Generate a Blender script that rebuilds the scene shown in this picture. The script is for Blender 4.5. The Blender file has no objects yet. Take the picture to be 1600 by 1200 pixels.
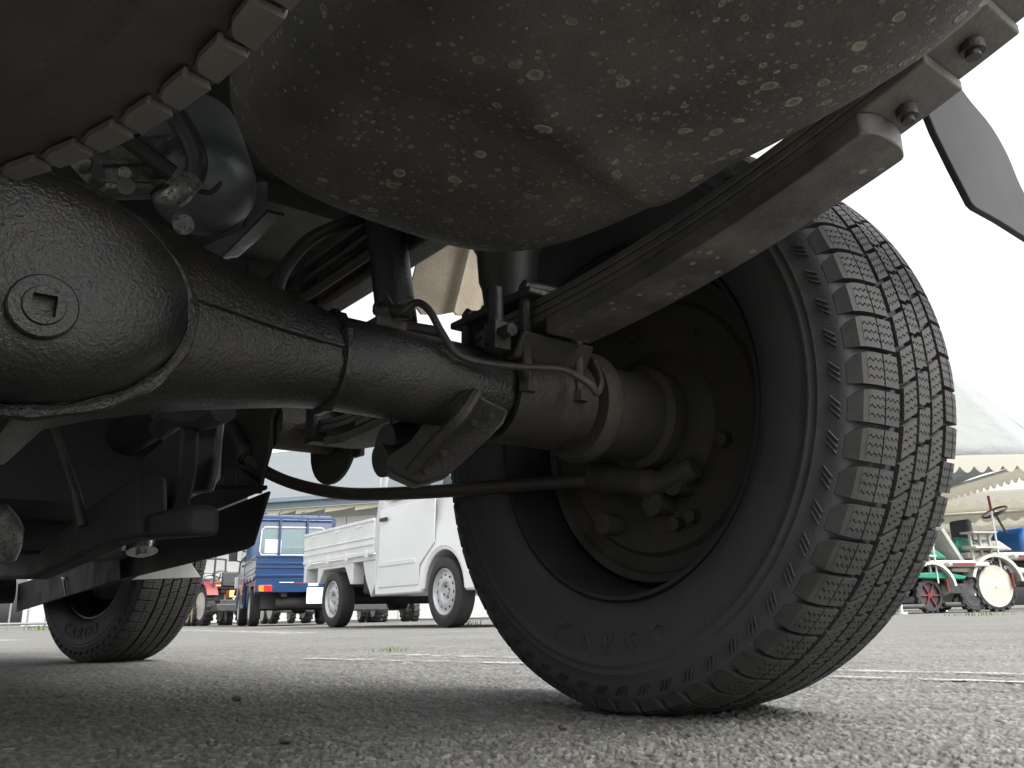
import bpy, bmesh, math, random
import numpy as np
from mathutils import Vector, Matrix
random.seed(7); rng = np.random.default_rng(5)
scn = bpy.context.scene
col = scn.collection
PI = math.pi

# ------------------------------------------------------------------ camera
FPX, PITCH, ROLL, CH = 1322.75, 0.26665, -0.020234, 0.09353      # focal length in pixels of a 1600 wide picture
cp, sp_, cr, sr = math.cos(PITCH), math.sin(PITCH), math.cos(ROLL), math.sin(ROLL)
FW = np.array([0, cp, sp_]); RT = np.array([cr, -sr * sp_, sr * cp]); UP = np.array([-sr, -cr * sp_, cr * cp])
CAM = np.array([0, 0, CH])
cam_d = bpy.data.cameras.new('camera'); cam = bpy.data.objects.new('camera', cam_d); col.objects.link(cam)
cam_d.sensor_width = 36; cam_d.lens = 36 * FPX / 1600; cam_d.clip_start = .01; cam_d.clip_end = 2000
m = Matrix.Identity(4)
for i in range(3):
    m[i][0], m[i][1], m[i][2], m[i][3] = RT[i], UP[i], -FW[i], CAM[i]
cam.matrix_world = m
scn.camera = cam

# ------------------------------------------------------------------ sky, sun, exposure
SUN_EL, SUN_AZ = math.radians(52), math.radians(125)
world = bpy.data.worlds.new('World'); scn.world = world; world.use_nodes = True
nt = world.node_tree; nt.nodes.clear()
sky = nt.nodes.new('ShaderNodeTexSky'); sky.sky_type = 'NISHITA'; sky.sun_disc = False
sky.sun_elevation = SUN_EL; sky.sun_rotation = SUN_AZ; sky.air_density = 1.0; sky.dust_density = 6.0; sky.ozone_density = 1.0
hsv = nt.nodes.new('ShaderNodeHueSaturation'); hsv.inputs['Saturation'].default_value = .12
bg = nt.nodes.new('ShaderNodeBackground'); bg.inputs['Strength'].default_value = .15
wo = nt.nodes.new('ShaderNodeOutputWorld')
nt.links.new(sky.outputs[0], hsv.inputs['Color']); nt.links.new(hsv.outputs[0], bg.inputs[0]); nt.links.new(bg.outputs[0], wo.inputs[0])
sd = bpy.data.lights.new('sun', 'SUN'); sun = bpy.data.objects.new('sun', sd); col.objects.link(sun)
sd.energy = .9; sd.angle = math.radians(35); sd.color = (1, .97, .92)
# sky texture: rotation measured from +Y towards +X
sv = Vector((math.sin(SUN_AZ) * math.cos(SUN_EL), math.cos(SUN_AZ) * math.cos(SUN_EL), math.sin(SUN_EL)))
sun.rotation_euler = sv.to_track_quat('Z', 'Y').to_euler()
scn.view_settings.view_transform = 'Standard'; scn.view_settings.look = 'None'
scn.view_settings.gamma = 1; scn.view_settings.use_curve_mapping = False
scn.view_settings.exposure = 1.5
scn.cycles.max_bounces = 8; scn.cycles.diffuse_bounces = 5

# ------------------------------------------------------------------ frames
HEAD = -0.67062175                       # truck heading, to the left of the view
AX = np.array([math.cos(HEAD), -math.sin(HEAD), 0]); FD = np.array([math.sin(HEAD), math.cos(HEAD), 0])
TO = np.array([0.15868, 0.92443, 0.0])   # ground point under the right rear wheel
TM = np.stack([AX, FD, np.array([0, 0, 1.])], 1)
CL = TM.T @ (CAM - TO)
def ray(px, py): return FW + RT * ((px - 800) / FPX) - UP * ((py - 600) / FPX)
def A(px, py, X=None, Y=None, Z=None):
    """point of the truck's own frame (x outboard, y forward, z up) on a plane, seen along a sight line"""
    d = TM.T @ ray(px, py)
    t = (X - CL[0]) / d[0] if X is not None else (Y - CL[1]) / d[1] if Y is not None else (Z - CL[2]) / d[2]
    return tuple(CL + d * t)
def W(px, py, D):
    d = ray(px, py); return Vector(CAM + d * (D / d[1]))
def G(px, py):
    d = ray(px, py); return Vector(CAM + d * (-CH / d[2]))

# ------------------------------------------------------------------ mesh helpers
class MB:
    def __init__(s): s.v = []; s.f = []
    def add(s, vs, fs):
        o = len(s.v); s.v += [tuple(v) for v in vs]; s.f += [tuple(i + o for i in f) for f in fs]; return s
    def box(s, c, size, rot=None):
        hx, hy, hz = [k / 2 for k in size]
        vs = [Vector((x, y, z)) for x in (-hx, hx) for y in (-hy, hy) for z in (-hz, hz)]
        if rot is not None: vs = [rot @ v for v in vs]
        vs = [v + Vector(c) for v in vs]
        return s.add(vs, [(0, 1, 3, 2), (4, 6, 7, 5), (0, 4, 5, 1), (2, 3, 7, 6), (0, 2, 6, 4), (1, 5, 7, 3)])
    def b2(s, x0, x1, y0, y1, z0, z1): return s.box(((x0 + x1) / 2, (y0 + y1) / 2, (z0 + z1) / 2), (x1 - x0, y1 - y0, z1 - z0))
    def loft(s, loops, cap0=True, cap1=True, closed=True):
        n = len(loops[0]); vs = [p for l in loops for p in l]; fs = []
        for i in range(len(loops) - 1):
            for j in range(n if closed else n - 1):
                k = (j + 1) % n
                fs.append((i * n + j, i * n + k, (i + 1) * n + k, (i + 1) * n + j))
        if cap0: fs.append(tuple(range(n))[::-1])
        if cap1: fs.append(tuple((len(loops) - 1) * n + j for j in range(n)))
        return s.add(vs, fs)
    def tube(s, path, r, seg=10, caps=True, closed=False):
        P = [Vector(p) for p in path]; n = len(P)
        rr = r if isinstance(r, (list, tuple)) else [r] * n
        loops = []; nrm = None
        for i in range(n):
            if closed: t = (P[(i + 1) % n] - P[i - 1]).normalized()
            else: t = (P[min(i + 1, n - 1)] - P[max(i - 1, 0)]).normalized()
            if nrm is None:
                a = Vector((0, 0, 1)) if abs(t.z) < .9 else Vector((1, 0, 0)); nrm = (a - t * a.dot(t)).normalized()
            else: nrm = (nrm - t * nrm.dot(t)).normalized()
            b = t.cross(nrm)
            loops.append([P[i] + (nrm * math.cos(q) + b * math.sin(q)) * rr[i] for q in [2 * PI * k / seg for k in range(seg)]])
        if closed: loops.append(loops[0]); return s.loft(loops, False, False)
        return s.loft(loops, caps, caps)
    def lathe(s, prof, axis='X', c=(0, 0, 0), seg=48, sx=1, sz=1, caps=(False, False)):
        """prof: (along axis, radius)"""
        loops = []
        for a, r in prof:
            L = []
            for k in range(seg):
                q = 2 * PI * k / seg; u, w = r * math.cos(q) * sx, r * math.sin(q) * sz
                v = {'X': (a, u, w), 'Y': (u, a, w), 'Z': (u, w, a)}[axis]
                L.append((v[0] + c[0], v[1] + c[1], v[2] + c[2]))
            loops.append(L)
        return s.loft(loops, *caps)
    def cyl(s, p0, p1, r, seg=16, r1=None): return s.tube([p0, p1], [r, r if r1 is None else r1], seg)
    def prism(s, poly, ext):
        e = Vector(ext); n = len(poly); a = [Vector(p) for p in poly]; b = [p + e for p in a]
        return s.loft([a, b])
    def build(s, name, mat, parent=None, smooth=35, bevel=0, seg=2, loc=None, rotz=None):
        me = bpy.data.meshes.new(name); me.from_pydata(s.v, [], s.f)
        bm = bmesh.new(); bm.from_mesh(me); bmesh.ops.recalc_face_normals(bm, faces=bm.faces); bm.to_mesh(me); bm.free()
        me.materials.append(mat)
        o = bpy.data.objects.new(name, me); col.objects.link(o)
        if parent: o.parent = parent
        if smooth:
            me.shade_smooth(); me.set_sharp_from_angle(angle=math.radians(smooth))
        if bevel:
            bv = o.modifiers.new('bevel', 'BEVEL'); bv.width = bevel; bv.segments = seg; bv.limit_method = 'ANGLE'; bv.angle_limit = math.radians(40)
            bv.harden_normals = False
        if loc is not None: o.location = loc
        if rotz is not None: o.rotation_euler = (0, 0, rotz)
        return o
def spline(pts, n=8):
    P = [Vector(p) for p in pts]; out = []
    for i in range(len(P) - 1):
        p0 = P[i - 1] if i else P[0] * 2 - P[1]; p1, p2 = P[i], P[i + 1]
        p3 = P[i + 2] if i + 2 < len(P) else P[-1] * 2 - P[-2]
        for k in range(n):
            t = k / n
            out.append(.5 * ((2 * p1) + (p2 - p0) * t + (2 * p0 - 5 * p1 + 4 * p2 - p3) * t * t + (3 * p1 - p0 - 3 * p2 + p3) * t ** 3))
    out.append(P[-1]); return out
def thing(name, label, cat, loc=(0, 0, 0), rotz=0, group=None):
    o = bpy.data.objects.new(name, None); col.objects.link(o); o.location = loc; o.rotation_euler = (0, 0, rotz)
    o['label'] = label; o['category'] = cat
    if group: o['group'] = group
    return o
def tag(o, label, cat, group=None):
    o['label'] = label; o['category'] = cat
    if group: o['group'] = group
    return o
def kind(o, k): o['kind'] = k; return o
def dup_tree(o, parent=None):
    c = o.copy(); col.objects.link(c)
    if parent: c.parent = parent
    for ch in o.children: dup_tree(ch, c)
    return c

# ------------------------------------------------------------------ materials
class N:
    def __init__(s, name):
        s.m = bpy.data.materials.new(name); s.m.use_nodes = True; s.t = s.m.node_tree
        s.b = s.t.nodes['Principled BSDF']; s.o = s.t.nodes['Material Output']
        s._c = None
    def n(s, typ, **kw):
        k = s.t.nodes.new(typ)
        for a, v in kw.items():
            if hasattr(k, a): setattr(k, a, v)
        return k
    def l(s, a, b): s.t.links.new(a, b)
    def coord(s):
        if s._c is None: s._c = s.n('ShaderNodeTexCoord').outputs['Object']
        return s._c
    def noise(s, scale, detail=4, rough=.55, vec=None):
        k = s.n('ShaderNodeTexNoise'); k.inputs['Scale'].default_value = scale; k.inputs['Detail'].default_value = detail
        k.inputs['Roughness'].default_value = rough; s.l(vec or s.coord(), k.inputs['Vector']); return k.outputs['Fac']
    def ramp(s, fac, stops):
        k = s.n('ShaderNodeValToRGB'); e = k.color_ramp.elements
        while len(e) < len(stops): e.new(.5)
        for i, (p, c) in enumerate(stops):
            e[i].position = p; e[i].color = (c, c, c, 1) if not isinstance(c, tuple) else (*c, 1)
        s.l(fac, k.inputs[0]); return k.outputs[0]
    def mix(s, fac, a, b):
        k = s.n('ShaderNodeMix'); k.data_type = 'RGBA'
        for i, v in ((0, fac), (6, a), (7, b)):
            if isinstance(v, (int, float)): k.inputs[i].default_value = v
            elif isinstance(v, tuple): k.inputs[i].default_value = (*v, 1)
            else: s.l(v, k.inputs[i])
        return k.outputs[2]
    def math(s, op, a, b=0, c=0):
        k = s.n('ShaderNodeMath'); k.operation = op
        for i, v in enumerate((a, b, c)):
            if isinstance(v, (int, float)): k.inputs[i].default_value = v
            else: s.l(v, k.inputs[i])
        return k.outputs[0]
    def bump(s, h, dist, strength=1):
        k = s.n('ShaderNodeBump'); k.inputs['Distance'].default_value = dist; k.inputs['Strength'].default_value = strength
        s.l(h, k.inputs['Height']); s.l(k.outputs[0], s.b.inputs['Normal']); return k
    def set(s, color=None, rough=None, metal=0, spec=None):
        if color is not None:
            if isinstance(color, tuple): s.b.inputs['Base Color'].default_value = (*color, 1)
            else: s.l(color, s.b.inputs['Base Color'])
        if rough is not None:
            if isinstance(rough, (int, float)): s.b.inputs['Roughness'].default_value = rough
            else: s.l(rough, s.b.inputs['Roughness'])
        s.b.inputs['Metallic'].default_value = metal
        if spec is not None: s.b.inputs['Specular IOR Level'].default_value = spec
        return s.m

def chassis_paint(name, base, dust, rough, bs=260, bd=.0012, amount=.5):
    k = N(name)
    big = k.ramp(k.noise(14, 6, .65), [(.45, 0.), (.75, 1.)])
    fine = k.noise(bs, 3, .6)
    lump = k.noise(bs * .35, 2, .5)
    streak = k.ramp(k.noise(5, 8, .8), [(.48, 0.), (.66, 1.)])
    c = k.mix(k.math('MULTIPLY', big, amount), base, dust)
    c = k.mix(k.math('MULTIPLY', streak, amount * .7), c, tuple(d * f for d, f in zip(dust, (1.35, 1.2, .95))))
    speck = k.ramp(k.noise(520, 2, .5), [(.66, 0.), (.74, 1.)])
    c = k.mix(k.math('MULTIPLY', speck, .22), c, tuple(min(1, d * 2.2) for d in dust))
    k.bump(k.math('ADD', fine, k.math('MULTIPLY', lump, .6)), bd, .7)
    r = k.math('MULTIPLY_ADD', big, .2, rough)
    return k.set(c, r, 0, .65)
M = {}
M['black'] = chassis_paint('black_chassis_paint', (.012, .0125, .0125), (.052, .050, .045), .30, 430, .0015, .38)
M['black_flat'] = chassis_paint('dull_black_steel', (.026, .026, .0255), (.085, .076, .064), .48, 240)
M['gritty'] = chassis_paint('gritty_underseal', (.035, .034, .032), (.12, .11, .095), .5, 420, .004, .8)
M['leaf'] = chassis_paint('spring_steel_dusty', (.085, .085, .085), (.18, .165, .14), .6, 220, .0008, .8)
M['plastic'] = chassis_paint('black_plastic', (.018, .018, .0185), (.034, .034, .032), .6, 300, .0004, .4)
M['satin'] = chassis_paint('satin_black_enamel', (.045, .05, .05), (.07, .075, .075), .3, 600, .0005, .5)
M['drum'] = chassis_paint('brake_drum_rust', (.036, .035, .032), (.068, .06, .05), .7, 150, .0014, .8)
M['rubber_hose'] = chassis_paint('rubber_hose', (.02, .02, .02), (.05, .048, .044), .5, 200, .0004)
M['cable'] = chassis_paint('cable_sheath', (.04, .035, .029), (.085, .07, .055), .55, 200, .0005, .7)
M['galv'] = chassis_paint('dull_galvanised', (.30, .31, .31), (.38, .38, .37), .45, 90, .0004)
M['inner'] = chassis_paint('underbody_black', (.010, .010, .0105), (.026, .026, .024), .65, 120, .001)

k = N('drum_enamel')
k.bump(k.noise(900, 2), .0004, .6); M['drum_metal'] = k.set(k.mix(k.noise(30, 4), (.17, .19, .19), (.24, .26, .26)), .42, .6)
k = N('cast_alloy')
c = k.mix(k.ramp(k.noise(60, 5, .6), [(.4, 0.), (.7, 1.)]), (.16, .165, .16), (.36, .36, .34))
c = k.mix(k.ramp(k.noise(420, 2, .5), [(.35, 1.), (.42, 0.)]), c, (.06, .055, .05))
k.bump(k.noise(300, 3), .0006, .7); M['alloy'] = k.set(c, .45, .55)

# rusted tank: soft brown-black with blistered, ringed paint spots
def tank_mat():
    k = N('rusted_tank_paint'); co = k.coord()
    warp = k.n('ShaderNodeMixRGB'); warp.blend_type = 'ADD'; warp.inputs[0].default_value = .006
    nz = k.n('ShaderNodeTexNoise'); nz.inputs['Scale'].default_value = 60; k.l(co, nz.inputs['Vector'])
    k.l(co, warp.inputs[1]); k.l(nz.outputs['Color'], warp.inputs[2]); wv = warp.outputs[0]
    base = k.mix(k.ramp(k.noise(9, 8, .7), [(.38, 0.), (.68, 1.)]), (.052, .050, .046), (.112, .104, .090))
    rust = k.ramp(k.noise(17, 9, .75), [(.54, 0.), (.70, 1.)])
    base = k.mix(k.math('MULTIPLY', rust, .8), base, (.115, .082, .056))
    pale = k.ramp(k.noise(6.5, 9, .75), [(.58, 0.), (.72, 1.)])
    base = k.mix(k.math('MULTIPLY', pale, .7), base, (.21, .175, .125))
    sx = k.n('ShaderNodeSeparateXYZ'); k.l(co, sx.inputs[0])
    east = k.n('ShaderNodeMapRange'); east.inputs[1].default_value = -.50; east.inputs[2].default_value = -.27
    k.l(sx.outputs[0], east.inputs[0]); mask = k.math('MULTIPLY_ADD', k.noise(11, 3, .6), .9, k.math('SUBTRACT', east.outputs[0], .62))
    h = None; colr = base
    for sc, rad, thr in ((62, .40, .70), (118, .34, .62), (200, .36, .50)):
        v = k.n('ShaderNodeTexVoronoi'); v.inputs['Scale'].default_value = sc; k.l(wv, v.inputs['Vector'])
        sep = k.n('ShaderNodeSeparateColor'); k.l(v.outputs['Color'], sep.inputs[0])
        on = k.math('GREATER_THAN', k.math('ADD', sep.outputs[0], k.math('MULTIPLY', mask, .45)), thr + .04)
        size = k.math('MULTIPLY_ADD', sep.outputs[1], rad * .6, rad * .4)
        q = k.math('DIVIDE', v.outputs['Distance'], size)
        disc = k.math('MULTIPLY', on, k.ramp(q, [(.78, 1.), (.95, 0.)]))
        ring = k.math('MULTIPLY', on, k.ramp(q, [(.45, 0.), (.68, 1.), (.78, 1.), (.95, 0.)]))
        tone = k.mix(sep.outputs[2], (.19, .16, .12), (.42, .37, .28))
        colr = k.mix(k.math('MULTIPLY', disc, .30), colr, tone)
        colr = k.mix(k.math('MULTIPLY', ring, .62), colr, tone)
        hh = k.math('MULTIPLY', k.math('ADD', disc, ring), .5)
        h = hh if h is None else k.math('ADD', h, hh)
    grain = k.noise(330, 4, .65)
    k.bump(k.math('ADD', h, k.math('MULTIPLY', grain, .9)), .0016, .7)
    return k.set(colr, k.math('MULTIPLY_ADD', grain, .25, .48))
M['tank'] = tank_mat()
def rusty_leaf():
    k = N('rust_speckled_spring')
    b = k.mix(k.ramp(k.noise(20, 7, .7), [(.42, 0.), (.66, 1.)]), (.075, .074, .072), (.165, .152, .132))
    r = k.ramp(k.noise(38, 6, .7), [(.60, 0.), (.68, 1.)])
    b = k.mix(k.math('MULTIPLY', r, .8), b, (.22, .15, .09))
    v = k.n('ShaderNodeTexVoronoi'); v.inputs['Scale'].default_value = 95; k.l(k.coord(), v.inputs['Vector'])
    sep = k.n('ShaderNodeSeparateColor'); k.l(v.outputs['Color'], sep.inputs[0])
    s = k.math('MULTIPLY', k.math('GREATER_THAN', sep.outputs[0], .72), k.ramp(v.outputs['Distance'], [(.22, 1.), (.3, 0.)]))
    b = k.mix(k.math('MULTIPLY', s, .75), b, (.34, .30, .24))
    k.bump(k.math('ADD', k.noise(420, 4, .65), s), .001, .6)
    return k.set(b, .6)
M['rleaf'] = rusty_leaf()
def rubber(name, base, dust, amt):
    k = N(name)
    d = k.ramp(k.noise(26, 7, .7), [(.35, 0.), (.72, 1.)])
    c = k.mix(k.math('MULTIPLY', d, amt), base, dust)
    sp = k.ramp(k.noise(300, 2), [(.69, 0.), (.76, 1.)])
    c = k.mix(k.math('MULTIPLY', sp, .35), c, tuple(x * 1.8 for x in dust))
    k.bump(k.noise(500, 3), .0005, .6)
    return k.set(c, k.math('MULTIPLY_ADD', d, .18, .62), 0, .4)
M['tread'] = rubber('tread_rubber', (.026, .0265, .027), (.060, .058, .054), .8)
M['sidewall'] = rubber('sidewall_rubber', (.048, .049, .052), (.082, .08, .078), .5)
M['old_rubber'] = rubber('dusty_old_rubber', (.036, .033, .031), (.075, .069, .061), .8)
M['old_tread'] = rubber('dusty_spare_tread', (.085, .08, .069), (.14, .13, .11), .8)
k = N('tan_sheet')
c = k.mix(k.ramp(k.noise(18, 7, .7), [(.35, 0.), (.7, 1.)]), (.34, .29, .22), (.47, .41, .31))
c = k.mix(k.math('MULTIPLY', k.ramp(k.noise(300, 3), [(.6, 0.), (.7, 1.)]), .4), c, (.2, .17, .13))
k.bump(k.noise(240, 4), .001, .6); M['tan'] = k.set(c, .7)

def simple(name, color, rough=.5, metal=0, var=.12, ns=8, coat=0, bump=0):
    k = N(name); f = k.noise(ns, 5, .6)
    c = k.mix(k.ramp(f, [(.3, 0.), (.7, 1.)]), tuple(x * (1 - var) for x in color), tuple(min(1, x * (1 + var)) for x in color))
    if bump: k.bump(k.noise(ns * 20, 3), bump, .6)
    mm = k.set(c, rough, metal)
    if coat: k.b.inputs['Coat Weight'].default_value = coat; k.b.inputs['Coat Roughness'].default_value = .08
    return mm
M['white_paint'] = simple('white_car_paint', (.82, .83, .83), .3, 0, .025, 3, .6)
M['white_bed'] = simple('white_bed_paint', (.76, .77, .76), .38, 0, .06, 5, .3)
M['blue_paint'] = simple('dark_blue_car_paint', (.001, .028, .098), .28, 0, .08, 4, .7)
M['dark_trim'] = simple('dark_trim', (.025, .025, .026), .55)
M['steel_rim'] = simple('silver_rim_paint', (.52, .53, .54), .35, .3, .06)
M['hole'] = simple('rim_hole_dark', (.02, .02, .02), .8)
M['far_rubber'] = simple('far_tyre_rubber', (.03, .03, .031), .75, 0, .2, 20)
M['under_far'] = simple('far_underbody', (.03, .03, .031), .7, 0, .3, 10)
M['lens_red'] = simple('red_lens', (.62, .02, .02), .15, 0, .05)
M['lens_amber'] = simple('amber_lens', (.85, .22, .02), .15, 0, .05)
M['lens_clear'] = simple('clear_lens', (.7, .72, .73), .08, 0, .04)
M['plate'] = simple('white_number_plate', (.85, .85, .85), .5, 0, .02)
M['chrome'] = simple('plain_steel', (.6, .6, .6), .25, .9, .1, 30)
k = N('cab_glass'); M['glass'] = k.set((.10, .16, .17), .04, 0, .8); k.b.inputs['Coat Weight'].default_value = 1
M['flap'] = simple('grey_flap_plastic', (.024, .026, .0255), .75, 0, .3, 14)
M['shield'] = simple('dull_heat_shield', (.16, .175, .175), .45, .5, .3, 20, 0, .001)
M['barrier'] = simple('dull_galvanised_pipe', (.22, .23, .23), .5, .4, .15, 6)
M['seat_grey'] = simple('pale_head_rest', (.55, .57, .58), .7)
k = N('white_tent_sheet'); f = k.noise(1.6, 5, .6); c = k.mix(f, (.36, .385, .38), (.44, .465, .455)); k.bump(k.noise(3.2, 4), .08, .7); k.set(c, .7)
tr = k.n('ShaderNodeBsdfTranslucent'); k.l(c, tr.inputs[0]); ms = k.n('ShaderNodeMixShader'); ms.inputs[0].default_value = .5
k.l(k.b.outputs[0], ms.inputs[1]); k.l(tr.outputs[0], ms.inputs[2]); k.l(ms.outputs[0], k.o.inputs[0]); M['tent'] = k.m
k = N('tent_inside'); k.set((.70, .68, .61), .6)
tr = k.n('ShaderNodeBsdfTranslucent'); tr.inputs[0].default_value = (.74, .72, .65, 1); ms = k.n('ShaderNodeMixShader'); ms.inputs[0].default_value = .5
k.l(k.b.outputs[0], ms.inputs[1]); k.l(tr.outputs[0], ms.inputs[2]); k.l(ms.outputs[0], k.o.inputs[0]); M['tent_in'] = k.m
M['pole'] = simple('tent_pole_steel', (.62, .62, .6), .4, .3)
M['wall_beige'] = simple('warehouse_wall_panel', (.62, .63, .60), .6, 0, .05, 1.2)
M['roof_grey'] = simple('warehouse_roof_metal', (.13, .145, .152), .6, 0, .05, 1)
M['fascia'] = simple('blue_grey_fascia', (.20, .26, .30), .5, 0, .08, 1)
M['awning'] = simple('cream_awning', (.66, .62, .47), .7, 0, .06, 2)
M['shutter'] = simple('white_shutter', (.74, .75, .74), .5, 0, .05, 1.5)
M['mach_white'] = simple('machine_white_paint', (.42, .42, .38), .5, 0, .14, 5)
M['mach_green'] = simple('machine_green_plastic', (.01, .19, .12), .45, 0, .06, 5)
M['mach_blue'] = simple('machine_blue_plastic', (.015, .085, .25), .35, 0, .06, 5)
M['mach_red'] = simple('machine_red_paint', (.17, .02, .018), .5, 0, .15, 5)
M['mach_yellow'] = simple('machine_yellow_paint', (.42, .32, .08), .4, 0, .1, 5)
M['cream_rim'] = simple('cream_wheel_disc', (.46, .445, .38), .55, 0, .1, 6)
M['mach_dark'] = simple('machine_dark_parts', (.04, .04, .042), .6, 0, .4, 12)
M['stone'] = simple('dark_stone', (.06, .055, .05), .9, 0, .4, 200)
M['grass'] = simple('grass_blade', (.10, .15, .035), .6, 0, .3, 40)

def asphalt_mat():
    k = N('worn_asphalt'); co = k.coord()
    at = k.n('ShaderNodeAttribute'); at.attribute_name = 'stone'
    sp = k.n('ShaderNodeSeparateColor'); k.l(at.outputs['Color'], sp.inputs[0])
    v = k.n('ShaderNodeTexVoronoi'); v.inputs['Scale'].default_value = 130; k.l(co, v.inputs['Vector'])
    vs = k.n('ShaderNodeSeparateColor'); k.l(v.outputs['Color'], vs.inputs[0])
    idr = k.mix(sp.outputs[2], vs.outputs[0], sp.outputs[0])            # B says how far the built pebbles reach
    stone = k.ramp(idr, [(0, (.060, .059, .053)), (.4, (.100, .099, .090)), (.8, (.138, .137, .124)), (1, (.22, .217, .20))])
    binder = k.ramp(sp.outputs[1], [(.12, 1.), (.42, 0.)])
    c = k.mix(k.math('MULTIPLY', k.math('MULTIPLY', binder, sp.outputs[2]), .8), stone, (.042, .041, .037))
    patch = k.noise(1.6, 6, .6)
    c = k.mix(k.math('MULTIPLY', k.ramp(patch, [(.4, 0.), (.68, 1.)]), .35), c, (.20, .20, .184))
    spot = k.ramp(k.noise(7, 4, .6), [(.66, 0.), (.72, 1.)])
    c = k.mix(k.math('MULTIPLY', spot, .35), c, (.055, .054, .05))
    big = k.noise(.22, 5, .6)
    c = k.mix(k.math('MULTIPLY', k.ramp(big, [(.42, 0.), (.62, 1.)]), .3), c, (.125, .125, .115))
    b = k.math('ADD', k.math('MULTIPLY', k.ramp(v.outputs['Distance'], [(0., 1.), (.6, 0.)]), k.math('SUBTRACT', 1, sp.outputs[2])), k.math('MULTIPLY', k.noise(700, 3), .35))
    k.bump(b, .003, .6)
    return k.set(c, .82, 0, .35)
M['asphalt'] = asphalt_mat()
def paint_line():
    k = N('worn_road_paint')
    w = k.ramp(k.math('MULTIPLY_ADD', k.noise(140, 5, .75), .55, k.math('MULTIPLY', k.noise(14, 5, .65), .5)), [(.46, 0.), (.56, 1.)])
    k.bump(k.noise(160, 3), .002, .6)
    k.set((.38, .38, .36), .75); tp = k.n('ShaderNodeBsdfTransparent'); mx = k.n('ShaderNodeMixShader')
    k.l(w, mx.inputs[0]); k.l(k.b.outputs[0], mx.inputs[1]); k.l(tp.outputs[0], mx.inputs[2]); k.l(mx.outputs[0], k.o.inputs[0])
    return k.m
M['line'] = paint_line()

# ------------------------------------------------------------------ ground: one sheet, pebbly close to the camera
def ground():
    rs = np.concatenate([[.10], np.geomspace(.16, 6., 760), np.geomspace(6.3, 900, 70)])
    th = np.concatenate([np.linspace(-38, 38, 820), np.linspace(38, 322, 130)[1:-1]]) * PI / 180
    nr, na = len(rs), len(th)
    Rg, Tg = np.meshgrid(rs, th, indexing='ij')
    x, y = Rg * np.sin(Tg), Rg * np.cos(Tg)
    cell = .0066
    gx, gy = x / cell + .5 * np.sin(y * 83 + 2 * np.sin(x * 47)), y / cell + .5 * np.sin(x * 91 + 2 * np.sin(y * 39))
    ix, iy = np.floor(gx).astype(np.int64), np.floor(gy).astype(np.int64)
    def hsh(a, b, s):
        h = (a * 374761393 + b * 668265263 + s * 1442695041) & 0x7fffffff
        h = ((h ^ (h >> 13)) * 1274126177) & 0x7fffffff
        return ((h ^ (h >> 16)) & 0xffffff) / float(0xffffff)
    d1 = np.full(x.shape, 9.); d2 = np.full(x.shape, 9.); idc = np.zeros(x.shape); ox = np.zeros(x.shape); oy = np.zeros(x.shape)
    for dx in (-1, 0, 1):
        for dy in (-1, 0, 1):
            a, b = ix + dx, iy + dy
            px = a + .1 + .8 * hsh(a, b, 1); py = b + .1 + .8 * hsh(a, b, 2)
            d = np.hypot(gx - px, gy - py); n = d < d1
            d2 = np.where(n, d1, np.minimum(d2, d)); idc = np.where(n, hsh(a, b, 3), idc); ox = np.where(n, (gx - px) * (hsh(a, b, 4) - .5), ox); oy = np.where(n, (gy - py) * (hsh(a, b, 5) - .5), oy); d1 = np.where(n, d, d1)
    edge = np.clip((d2 - d1) / .45, 0, 1)
    pit = np.sin(x * 61 + 2 * np.sin(y * 53)) * np.sin(y * 67 + 1.7 * np.sin(x * 71 + 1)); pit = np.clip((pit - .55) / .3, 0, 1)
    top = np.clip(edge * 1.7, 0, 1) ** .7 * (np.where(idc < .28, .15, .5 + .6 * idc) + 1.1 * (ox + oy)) * (1 - .6 * pit) + .12 * np.sin(x * 1900) * np.sin(y * 1700 + 2)
    fade = np.clip((5.5 - Rg) / 4., 0, 1) * ((np.abs(Tg) < 38.1 * PI / 180) * 1.)
    low = .0015 * np.sin(x * 31 + 1.3 * np.sin(y * 23)) * np.sin(y * 27 + 2)
    z = (top * .0022 - .0022 + low) * fade - .0008
    # flat under the tyres' contact patches is covered by the tyres themselves
    V = np.stack([x, y, z], -1).reshape(-1, 3)
    V = np.concatenate([V, [[0, 0, -.001]]])
    i = np.arange(nr - 1)[:, None]; j = np.arange(na)[None]; j2 = (j + 1) % na
    q = np.stack([i * na + j + 0 * j2, i * na + j2, (i + 1) * na + j2, (i + 1) * na + j], -1).reshape(-1, 4)[:, ::-1]
    tri = np.stack([np.arange(na), np.full(na, nr * na), (np.arange(na) + 1) % na], -1)[:, ::-1]
    me = bpy.data.meshes.new('ground'); me.vertices.add(len(V)); me.vertices.foreach_set('co', V.astype(np.float32).ravel())
    L = np.concatenate([q.ravel(), tri.ravel()]).astype(np.int32); me.loops.add(len(L)); me.loops.foreach_set('vertex_index', L)
    nq, ntr = len(q), len(tri); me.polygons.add(nq + ntr)
    st = np.concatenate([np.arange(nq) * 4, nq * 4 + np.arange(ntr) * 3]).astype(np.int32)
    me.polygons.foreach_set('loop_start', st)
    me.update(calc_edges=True); me.validate()
    at = me.color_attributes.new('stone', 'FLOAT_COLOR', 'POINT')
    cdat = np.zeros((len(V), 4), np.float32); cdat[:-1, 0] = idc.ravel(); cdat[:-1, 1] = edge.ravel(); cdat[:-1, 2] = np.clip(fade * 1.5, 0, 1).ravel(); cdat[:, 3] = 1
    at.data.foreach_set('color', cdat.ravel())
    me.materials.append(M['asphalt'])
    o = bpy.data.objects.new('ground', me); col.objects.link(o); me.shade_smooth()
    return kind(o, 'structure')
ground()
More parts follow.
